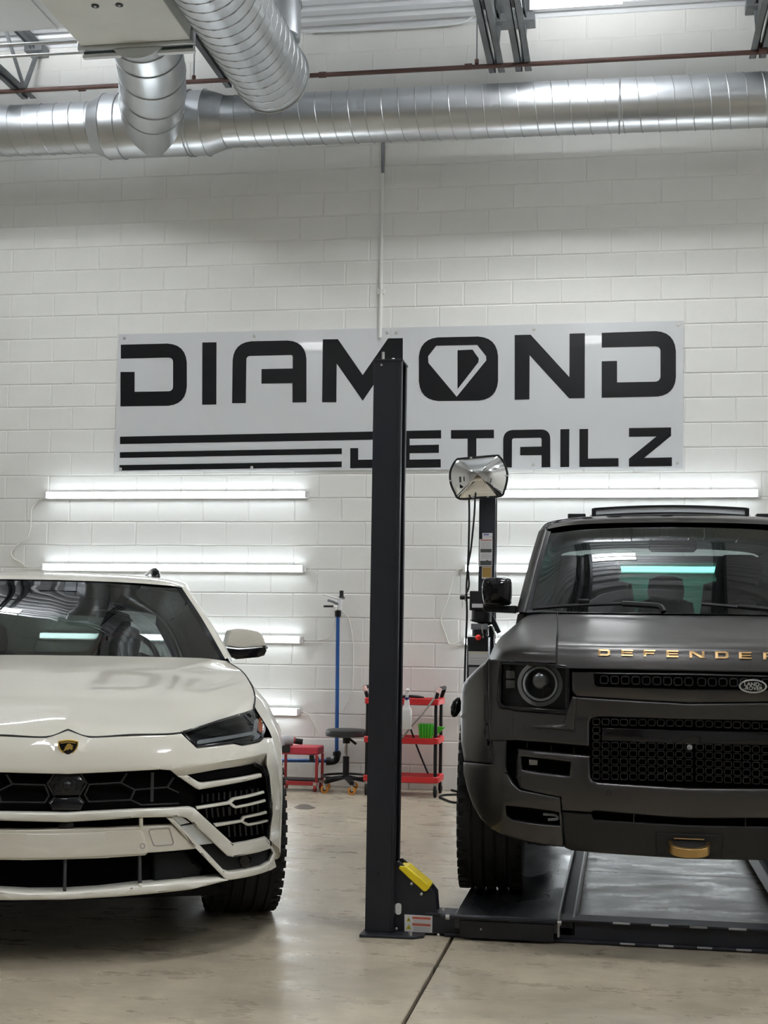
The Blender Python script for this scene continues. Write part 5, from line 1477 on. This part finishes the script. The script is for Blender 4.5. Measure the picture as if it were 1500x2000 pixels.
def place_ring(me, px, py, par, dy, mirror=True):
    h = D.hit(px, py)
    for sx in ((1, -1) if mirror else (1,)):
        o = bpy.data.objects.new('grille_ring', me)
        COL.objects.link(o); o.parent = par
        o.location = (sx * h.x, h.y + dy, h.z)
for k in range(9):
    zx = 203 + k * 83.5
    if zx > 860: zx = 872; 
    place_ring(RMs, 1130 + zx / 4.054, 1240 + (355 + (zx - 203) * .023) / 4.054, sg_, -.016, zx < 860)
# LAND ROVER oval on the strip
oc = D.hit(1469.5, 1340)
ov = MB().prism([(oc.x + .053 * math.cos(t * math.pi / 20), oc.z + .027 * math.sin(t * math.pi / 20)) for t in range(40)], oc.y - .024, oc.y + .0, XZ).build('maker_badge', M['silver'], ub, local=True, bevel=.002)
MB().prism([(oc.x + .047 * math.cos(t * math.pi / 20), oc.z + .0215 * math.sin(t * math.pi / 20)) for t in range(40)], oc.y - .0262, oc.y - .02, XZ).build('badge_field', M['black_gloss'], ov, local=True, smooth=0)
def text_mesh(txt, size, x, y, z, m, par, name='badge_text', ext=.0006, sx=1.0):
    cu = bpy.data.curves.new(name, 'FONT'); cu.body = txt; cu.size = size; cu.align_x = 'CENTER'; cu.extrude = ext; cu.resolution_u = 3; cu.offset = size * .022
    ob = bpy.data.objects.new(name, cu); COL.objects.link(ob)
    bpy.context.view_layer.update()
    me = bpy.data.meshes.new_from_object(ob.evaluated_get(bpy.context.evaluated_depsgraph_get()))
    bpy.data.objects.remove(ob)
    for v in me.vertices: v.co = (x + v.co.x * sx, y - v.co.z, z + v.co.y)
    me.materials.clear(); me.materials.append(m)
    o = bpy.data.objects.new(name, me); COL.objects.link(o); o.parent = par
    return o
text_mesh('LAND-', .020, oc.x - .001, oc.y - .0268, oc.z + .0015, M['silver'], ov, sx=1.1)
text_mesh('-ROVER', .020, oc.x + .0, oc.y - .0268, oc.z - .0145, M['silver'], ov, sx=1.05)
# lettering on the hood
LT = {'D': ([(0, 0), (.82, 0), (1, .2), (1, .8), (.82, 1), (0, 1)], [[(.2, .24), (.72, .24), (.8, .34), (.8, .66), (.72, .76), (.2, .76)]]),
      'E': ([(0, 0), (1, 0), (1, .22), (.2, .22), (.2, .4), (.95, .4), (.95, .6), (.2, .6), (.2, .78), (1, .78), (1, 1), (0, 1)], []),
      'F': ([(0, 0), (.2, 0), (.2, .38), (.92, .38), (.92, .6), (.2, .6), (.2, .78), (1, .78), (1, 1), (0, 1)], []),
      'N': ([(0, 0), (.18, 0), (.18, .68), (.74, 0), (1, 0), (1, 1), (.82, 1), (.82, .32), (.26, 1), (0, 1)], []),
      'R': ([(0, 0), (.2, 0), (.2, .34), (.55, .34), (.78, 0), (1, 0), (.76, .36), (1, .46), (1, .86), (.86, 1), (0, 1)], [[(.2, .55), (.78, .55), (.8, .6), (.8, .74), (.75, .79), (.2, .79)]])}
for ch, x0, x1, y0, y1 in (('D', 155, 250, 115, 163), ('E', 338, 430, 117, 165), ('F', 515, 607, 119, 170), ('E', 695, 790, 122, 175), ('N', 878, 995, 128, 180), ('D', 1083, 1185, 131, 186), ('E', 1271, 1368, 135, 188), ('R', 1463, 1570, 140, 194)):
    a, c = D.hit(1130 + x0 / 4.054, 1240 + y1 / 4.054, surfH), D.hit(1130 + x1 / 4.054, 1240 + y0 / 4.054, surfH)
    o_, hs = LT[ch]
    def mp(p): return (a.x + (c.x - a.x) * p[0], a.z + (c.z - a.z) * p[1])
    b_ = MB().prism([mp(p) for p in o_], -.007, .004, lambda u, v, t: (u, surfH(abs(u), v) + t, v), [[mp(p) for p in h] for h in hs])
    tag(b_.build('hood_letter', M['bronze'], hoodD, local=True, smooth=0), 'bronze letter')
# middle panel around the main grille
mp_ = skin(D, 'grille_surround', [(1345, 1374), (1126, 1361), (1119, 1358), (1115, 1396), (1000, 1388), (1000, 1446), (1060, 1450), (1151, 1458), (1151, 1412), (1154, 1405), (1160, 1402), (1170, 1400), (1260, 1403), (1345, 1406)], M['satin_grey'], thick=.05, rnd=.007, step=.05)
skin(D, 'lamp_brow', [(1013, 1419), (1100, 1413), (1118, 1360), (1126, 1363), (1122, 1428), (1110, 1426)], M['satin_grey'], mp_, thick=.02, rnd=.008, off=-.012, mode='pair', step=.06)
mg = skin(D, 'main_grille', [(1345, 1402), (1165, 1396), (1148, 1408), (1148, 1522), (1165, 1531), (1345, 1541)], M['void'], thick=.01, rnd=0, off=.045, step=.08)
for r_i, (zy, slope) in enumerate(((690, .016), (875, .018), (937, .018), (1000, .018), (1061, .018), (1120, .019))):
    for k in range(11):
        zx = 872 - k * 73.2
        place_ring(RMm, 1130 + zx / 4.054, 1240 + (zy + (zx - 140) * slope) / 4.054, mg, .006, k > 0)
for zy in (755, 812):
    place_ring(RMm, 1130 + 140 / 4.054, 1240 + zy / 4.054, mg, .006)
sp_ = skin(D, 'sensor_panel', [(1345, 1427), (1176, 1421.5), (1175, 1447), (1345, 1454)], M['black_gloss'], mg, thick=.02, rnd=.003, off=.010, step=.08)
c = D.hit(1346, 1460)
MB().lathe((0, c.y + .01, c.z), (0, -1, 0), [(0, .011), (.006, .011), (.01, .006), (.011, .001)], 14).build('camera_eye', M['steel'], mg, local=True)
# bumper
fog = [(1018, 1478), (1066, 1483), (1114, 1489), (1112, 1516.5), (1020, 1504)]
bp_ = skin(D, 'front_bumper', [(1345, 1540), (1260, 1535), (1168, 1529), (1157, 1525), (1153, 1518), (1152, 1477), (1080, 1470), (1010, 1463), (1008, 1520), (1016, 1540), (1050, 1549), (1096, 1557), (1097, 1583), (1153, 1587), (1160, 1584), (1345, 1599)], M['satin_grey'], thick=.06, rnd=.007, step=.05, holes=[fog])
fi = skin(D, 'fog_recess', fog, M['void'], bp_, thick=.004, rnd=0, off=.05, mode='pair')
c = D.hit(1041, 1490)
for i, sx in enumerate((1, -1)):
    MB().box(sx * c.x - .018, sx * c.x + .018, c.y + .02, c.y + .04, c.z - .012, c.z + .012).build('fog_lamp', M['reflector'], fi[i], local=True, bevel=.003)
skin(D, 'bumper_channel', [(988, 1442), (1156, 1456), (1156, 1480), (1008, 1466), (1012, 1520), (1020, 1542), (1098, 1556), (1098, 1590), (1000, 1570), (985, 1520)], M['void'], thick=.01, rnd=0, off=.055, mode='pair', step=.06)
for x in (1028, 1075, 1120):
    a, c = D.hit(x, 1452 + (x - 1028) * .1), D.hit(x, 1468 + (x - 1028) * .1)
    both(lambda: MB().bar(a + Vector((0, .05, 0)), c + Vector((0, .05, 0)), .005, .005, (0, 1, 0)), 'channel_rib', M['ring_black'], bp_)
ringline([(1188.5 + 5 * math.cos(t * .5236), 1548.5 + 5 * math.sin(t * .5236)) for t in range(12)], .0018, 'parking_sensor', M['gap'], bp_, car=D)
slot = [(988, 1574), (1040, 1580), (1092.5, 1587), (1095, 1613), (1050, 1609), (1001, 1602), (990, 1593)]
bc_ = skin(D, 'bumper_corner', [(990, 1446), (988, 1495), (991, 1512), (1001, 1530), (1014, 1542), (1095, 1557.5), (1096, 1590), (1101, 1655), (1060, 1651), (1022, 1643), (985, 1632), (958, 1618), (938, 1598), (924, 1575), (912, 1540), (905, 1510), (905, 1489), (930, 1491), (962, 1494), (959, 1446)], M['satin_grey'], thick=.05, rnd=.007, mode='pair', step=.05, holes=[slot])
skin(D, 'corner_slot', slot, M['void'], bc_, thick=.004, rnd=0, off=.05, mode='pair')
c = D.hit(1075, 1597)
for i, sx in enumerate((1, -1)):
    MB().tube(cr([(sx * (c.x - .03), c.y + .03, c.z + .01), (sx * (c.x + .02), c.y + .02, c.z + .008), (sx * (c.x + .028), c.y + .02, c.z - .006), (sx * (c.x - .01), c.y + .03, c.z - .012)], 4), .006, 8).build('tow_eye', M['steel'], bc_[i], local=True)
cheek = skin(D, 'lamp_cheek', [(953.5, 1289), (965, 1288), (977, 1289), (971, 1371), (975, 1383), (1002, 1387), (1002, 1446), (958, 1446), (955, 1410), (953.5, 1360)], M['satin_grey'], thick=.04, rnd=.004, mode='pair', step=.05)
val = skin(D, 'lower_valance', [(1345, 1613), (1160, 1602), (1154, 1590), (1097, 1586), (1102, 1656), (1116, 1662), (1200, 1669), (1345, 1679)], M['clad'], thick=.12, rnd=.006, off=.01, step=.05)
sl = skin(D, 'valance_slot', [(1345, 1596), (1156, 1582), (1158, 1604), (1345, 1616)], M['void'], thick=.01, rnd=0, off=.04, step=.08)
for x in (1238,):
    both(lambda: MB().bar(D.hit(x, 1589) + Vector((0, .02, 0)), D.hit(x, 1608) + Vector((0, .02, 0)), .004, .02, (0, 1, 0)), 'slot_rib', M['ring_black'], sl)
skin(D, 'hook_recess', [(1345, 1630), (1281, 1626), (1281, 1673), (1345, 1677)], M['black_plastic'], val, thick=.02, rnd=.003, off=.004, step=.08)
hk = D.hit(1345.5, 1652)
ZBp = lambda x, y: (860 + x / 2.344, 1380 + y / 2.344)
def hook(r, d, z0, z1, k=1.0):
    al = math.radians(17); out = []
    pl = [(-r, .05)] + [(-r * math.cos(math.radians(t)), -d * math.sin(math.radians(t)) ** .8) for t in range(0, 181, 12)] + [(r, .05)]
    def fn(u, v, t): return (u, hk.y - .012 + v * math.cos(al) - t * math.sin(al) * .3, hk.z + .004 + v * math.sin(al) + t)
    return MB().prism(pl, z0, z1, fn)
tw = hook(.080, .062, -.024, .010).build('tow_hook', mat('bronze_hook', (.46, .30, .12), .36, metal=1.0), val, local=True, bevel=.003)
hook(.066, .046, .006, .0125).build('hook_recess_plate', M['clad'], tw, local=True)
MB().box(-.058, .058, hk.y - .01, hk.y + .0, hk.z + .026, hk.z + .030).build('hook_edge', M['bronze'], tw, local=True)
# wheels on the runways
for sx in (1, -1):
    wheel(D, sx * .852, WA, WR, .285, .265, DR, ndir=sx, spokes=7, grooves=4, steer=math.radians(3))
    wheel(D, sx * .862, WA + 3.02, WR, .285, .265, DR, ndir=sx, spokes=7)
# cabin
wsd = [[(0, 1.12, 1.27), (-.3, 1.14, 1.27), (-.55, 1.18, 1.275), (-.728, 1.25, 1.285)],
       [(0, 1.54, 1.572), (-.28, 1.556, 1.572), (-.52, 1.588, 1.565), (-.695, 1.65, 1.545)],
       [(0, 1.95, 1.79), (-.27, 1.96, 1.787), (-.50, 1.975, 1.778), (-.662, 1.985, 1.755)]]
gd = patch(wsd, 6, 8)
sym_grid(gd).build('windshield', M['ws_glass2'], DR, local=True, smooth=80)
sdd = [r[-1] for r in gd]
both(lambda: MB().grid([[p + Vector((.014, -.004, .004)), p + Vector((-.018, -.004, .003))] for p in sdd]), 'windshield_frame', M['black_gloss'], DR)
both(lambda: MB().grid([[p + Vector((-.012, -.006, .003)), p + Vector((-.022, -.004, .004)), p + Vector((-.055, .02, .0)), p + Vector((-.066, .10, -.01))] for p in sdd]), 'pillar', M['satin_grey'], DR, smooth=60)
sym_grid([[Vector((p.x, 1.04 + (p.y - 1.12), 1.285)) for p in gd[0]], [p + Vector((0, .03, .018)) for p in gd[0]]]).build('cowl', M['black_plastic'], DR, local=True)
rd = [[(0, 1.93, 1.795), (-.28, 1.94, 1.793), (-.52, 1.955, 1.784), (-.655, 1.97, 1.764), (-.692, 1.99, 1.742)],
      [(0, 2.06, 1.842), (-.28, 2.07, 1.838), (-.52, 2.08, 1.826), (-.67, 2.1, 1.80), (-.712, 2.12, 1.765)],
      [(0, 2.3, 1.868), (-.28, 2.3, 1.864), (-.53, 2.3, 1.852), (-.68, 2.3, 1.826), (-.728, 2.3, 1.785)],
      [(0, 3.2, 1.885), (-.28, 3.2, 1.882), (-.54, 3.2, 1.87), (-.70, 3.2, 1.842), (-.75, 3.2, 1.79)],
      [(0, 4.65, 1.87), (-.28, 4.65, 1.867), (-.54, 4.65, 1.855), (-.70, 4.62, 1.83), (-.75, 4.6, 1.78)]]
sym_grid(patch(rd, 5, 6)).build('roof', M['black_gloss'], DR, local=True, smooth=60)
sym_grid([[Vector((p[0] * .985, p[1] + .03, p[2] - .03)) for p in r] for r in patch(rd, 3, 3)]).build('headliner', M['interior'], DR, local=True, smooth=60)
both(lambda: MB().grid([[p + Vector((.012, .03, -.004)), p + Vector((-.05, .11, -.02))] for p in sdd]), 'pillar_trim', M['interior'], DR)
for x, y in ((-.52, 2.25), (-.40, 2.35)):
    both(lambda: MB().box(x - .05, x + .05, y, y + .12, 1.845, 1.872), 'roof_pad', M['black_plastic'], DR, bevel=.004)
# LED bar on the roof
lbz, lby = 1.905, 2.28
lb = thing('roof_light_bar', 'slim black curved light bar on the roof of the grey off-roader', 'light bar', (CX, 5.55 + lby, .105 + lbz - .03))
def arc(z, dy, n=16, w=.425): return [Vector((CX + w * (2 * k / n - 1), 5.55 + lby + dy + .04 * (2 * k / n - 1) ** 2, .105 + z - .012 * (2 * k / n - 1) ** 2)) for k in range(n + 1)]
def ribbon(z0, z1, y0, y1, m, nm, w=.425, par=None):
    a, b_ = arc(z0, y0, w=w), arc(z1, y0, w=w); c, d = arc(z1, y1, w=w), arc(z0, y1, w=w)
    return MB().loft([[a[k], b_[k], c[k], d[k]] for k in range(len(a))]).build(nm, m, par or lb, smooth=30)
ribbon(lbz - .030, lbz + .018, .012, .05, M['black_plastic'], 'housing')
ribbon(lbz + .006, lbz + .018, -.004, .014, M['black_plastic'], 'top_lip')
ribbon(lbz - .032, lbz - .022, -.004, .014, M['black_plastic'], 'bottom_lip')
ribbon(lbz - .022, lbz + .006, .004, .012, mat('led_bar_lens', (.55, .58, .6), .2), 'lens', w=.415)
for s_ in (-1, 1):
    e_ = arc(lbz, 0)[-1 if s_ > 0 else 0]
    MB().box(e_.x - .012, e_.x + .012, e_.y - .006, e_.y + .05, e_.z - .052, e_.z + .016).build('end_bracket', M['black_plastic'], lb, bevel=.004)
# sides and tail
def XSd(z): return hermite([(.2, .86), (.45, .90), (.8, .905), (1.05, .875), (1.18, .80), (1.3, .775)])(z)
arc2 = [(WA + 3.02 - .5 * math.cos(math.radians(a)), .415 + .5 * math.sin(math.radians(a))) for a in range(-15, 196, 15)]
sideD = [(1.30, .3), (1.35, .9), (1.30, 1.05), (1.30, 1.28), (4.75, 1.28), (4.8, .5)] + list(reversed(arc2)) + [(2.6, .3)]
FSd = lambda u, v, off: Vector((-XSd(v) + off, u, v))
skin(D, 'body_side', sideD, M['satin_grey'], thick=.03, rnd=.004, mode='pair', raw=True, F=FSd, step=.15)
FGd = lambda u, v, off: Vector((-.78 + (v - 1.28) * .16 + off, u, v))
skin(D, 'side_window', [(1.40, 1.28), (2.05, 1.74), (4.6, 1.77), (4.7, 1.28)], M['side_glass'], thick=.01, rnd=.002, mode='pair', raw=True, F=FGd, step=.2)
rear = [(0, 1.86), (-.72, 1.80), (-.86, 1.28), (-.88, .5), (0, .5)]
skin(D, 'tailgate', [(0, 1.84), (-.70, 1.79), (-.84, 1.28), (-.86, .5), (0, .5)], M['clad'], thick=.03, rnd=.004, raw=True, F=lambda u, v, off: Vector((u, 4.7 + off, v)), step=.2, holes=[]) if False else None
b_ = MB()
b_.prism([(-.70, 1.79), (.70, 1.79), (.84, 1.28), (.86, .58), (-.86, .58), (-.84, 1.28)], 4.72, 4.76, XZ, [rrect(-.47, .47, 1.33, 1.74, .06)])
b_.build('tailgate', M['clad'], DR, local=True)
MB().prism(rrect(-.47, .47, 1.33, 1.74, .06), 4.735, 4.742, XZ).build('rear_window', M['teal_glass'], DR, local=True, smooth=0)
MB().box(-.80, .80, .3, 4.7, .56, .60).build('underbody', M['interior'], DR, local=True)
both(lambda: MB().box(-.56, -.52, .3, 1.2, .34, 1.0), 'inner_wing', M['interior'], DR)
MB().box(-.45, .45, .25, .32, .4, 1.0).build('radiator', M['void'], DR, local=True)
dsd = [[(0, 1.18, 1.24), (-.4, 1.2, 1.24), (-.74, 1.28, 1.24)], [(0, 1.70, 1.25), (-.4, 1.70, 1.25), (-.72, 1.70, 1.24)], [(0, 1.78, 1.15), (-.4, 1.78, 1.15), (-.74, 1.78, 1.15)], [(0, 1.78, .6), (-.4, 1.78, .6), (-.8, 1.78, .6)]]
sym_grid(patch(dsd, 4, 4)).build('dashboard', M['interior'], DR, local=True, smooth=50)
for x in (-.40, .40): seat(x, 2.45, 1.66, DR, .27)
for x in (-.45, 0.02, .47): seat(x, 3.4, 1.58, DR, .24)
MB().loft([[Vector((a, 1.86 + b_, z)) for a, b_ in rrect(-ww, ww, -.02, .02, .015)] for z, ww in ((1.63, .11), (1.645, .125), (1.69, .125), (1.705, .11))]).build('interior_mirror', M['interior'], DR, local=True)
sw = Vector((.40, 1.90, 1.22)); ax_ = Vector((0, -.9, .4)).normalized()
rg = MB().ring(sw, ax_, .18, 36)
MB().tube(rg + [rg[0], rg[1]], .015, 8).build('steering_wheel', M['leather'], DR, local=True)
# wipers
def wiper(pts, r, nm, par=None):
    P = [D.Y(a, b_, y) for a, b_, y in pts]
    return MB().tube(cr(P, 4), r, 6).build(nm, M['black_plastic'], par or DR, local=True)
w1 = wiper([(1296, 1195, 1.06), (1287, 1184, 1.08), (1250, 1181, 1.10), (1216, 1179, 1.12)], .014, 'wiper_arm')
wiper([(1216, 1179, 1.12), (1160, 1181, 1.15), (1100, 1184, 1.17), (1040, 1189, 1.18)], .010, 'wiper_blade', w1)
w2 = wiper([(1560, 1200, 1.06), (1500, 1190, 1.09), (1440, 1184, 1.10)], .013, 'wiper_arm')
wiper([(1480, 1190, 1.10), (1420, 1184, 1.12), (1370, 1180, 1.14)], .010, 'wiper_blade', w2)
c = D.Y(1140, 1174, 1.16)
MB().box(c.x - .028, c.x + .028, c.y - .01, c.y + .02, c.z - .012, c.z + .010).build('washer_jet', M['black_plastic'], w1, local=True, bevel=.006)
# door mirrors
Z4 = lambda x, y: (940 + x / 15, 1120 + y / 15)
Ymd = 1.40
mo = [Z4(*p) for p in ((70, 200), (140, 135), (420, 112), (700, 122), (850, 155), (885, 260), (885, 600), (860, 800), (830, 930), (420, 945), (130, 930), (60, 800), (25, 560), (30, 340))]
def mdome():
    P = [D.Y(a, b_, Ymd) for a, b_ in mo]
    P = cr(P + [P[0]], 2)[:-1]
    cx_ = sum(p.x for p in P) / len(P); cz_ = sum(p.z for p in P) / len(P)
    rr = [[Vector((cx_ + (p.x - cx_) * .96, Ymd + .08, cz_ + (p.z - cz_) * .96)) for p in P]]
    for s_, dy in ((1, 0), (.985, -.02), (.94, -.04), (.86, -.052), (.6, -.062), (.2, -.066)):
        rr.append([Vector((cx_ + (p.x - cx_) * s_, Ymd + dy, cz_ + (p.z - cz_) * s_)) for p in P])
    return MB().loft(rr)
mdm = both(mdome, 'door_mirror', M['black_gloss'], DR, smooth=60)
am = [D.Y(*Z4(*p), Ymd + .02) for p in ((60, 950), (1060, 950), (1020, 1170), (250, 1135), (150, 1160), (60, 1080))]
both(lambda: MB().prism([(p.x, p.z) for p in am], Ymd - .01, Ymd + .06, XZ), 'mirror_arm', M['black_plastic'], mdm, bevel=.006)
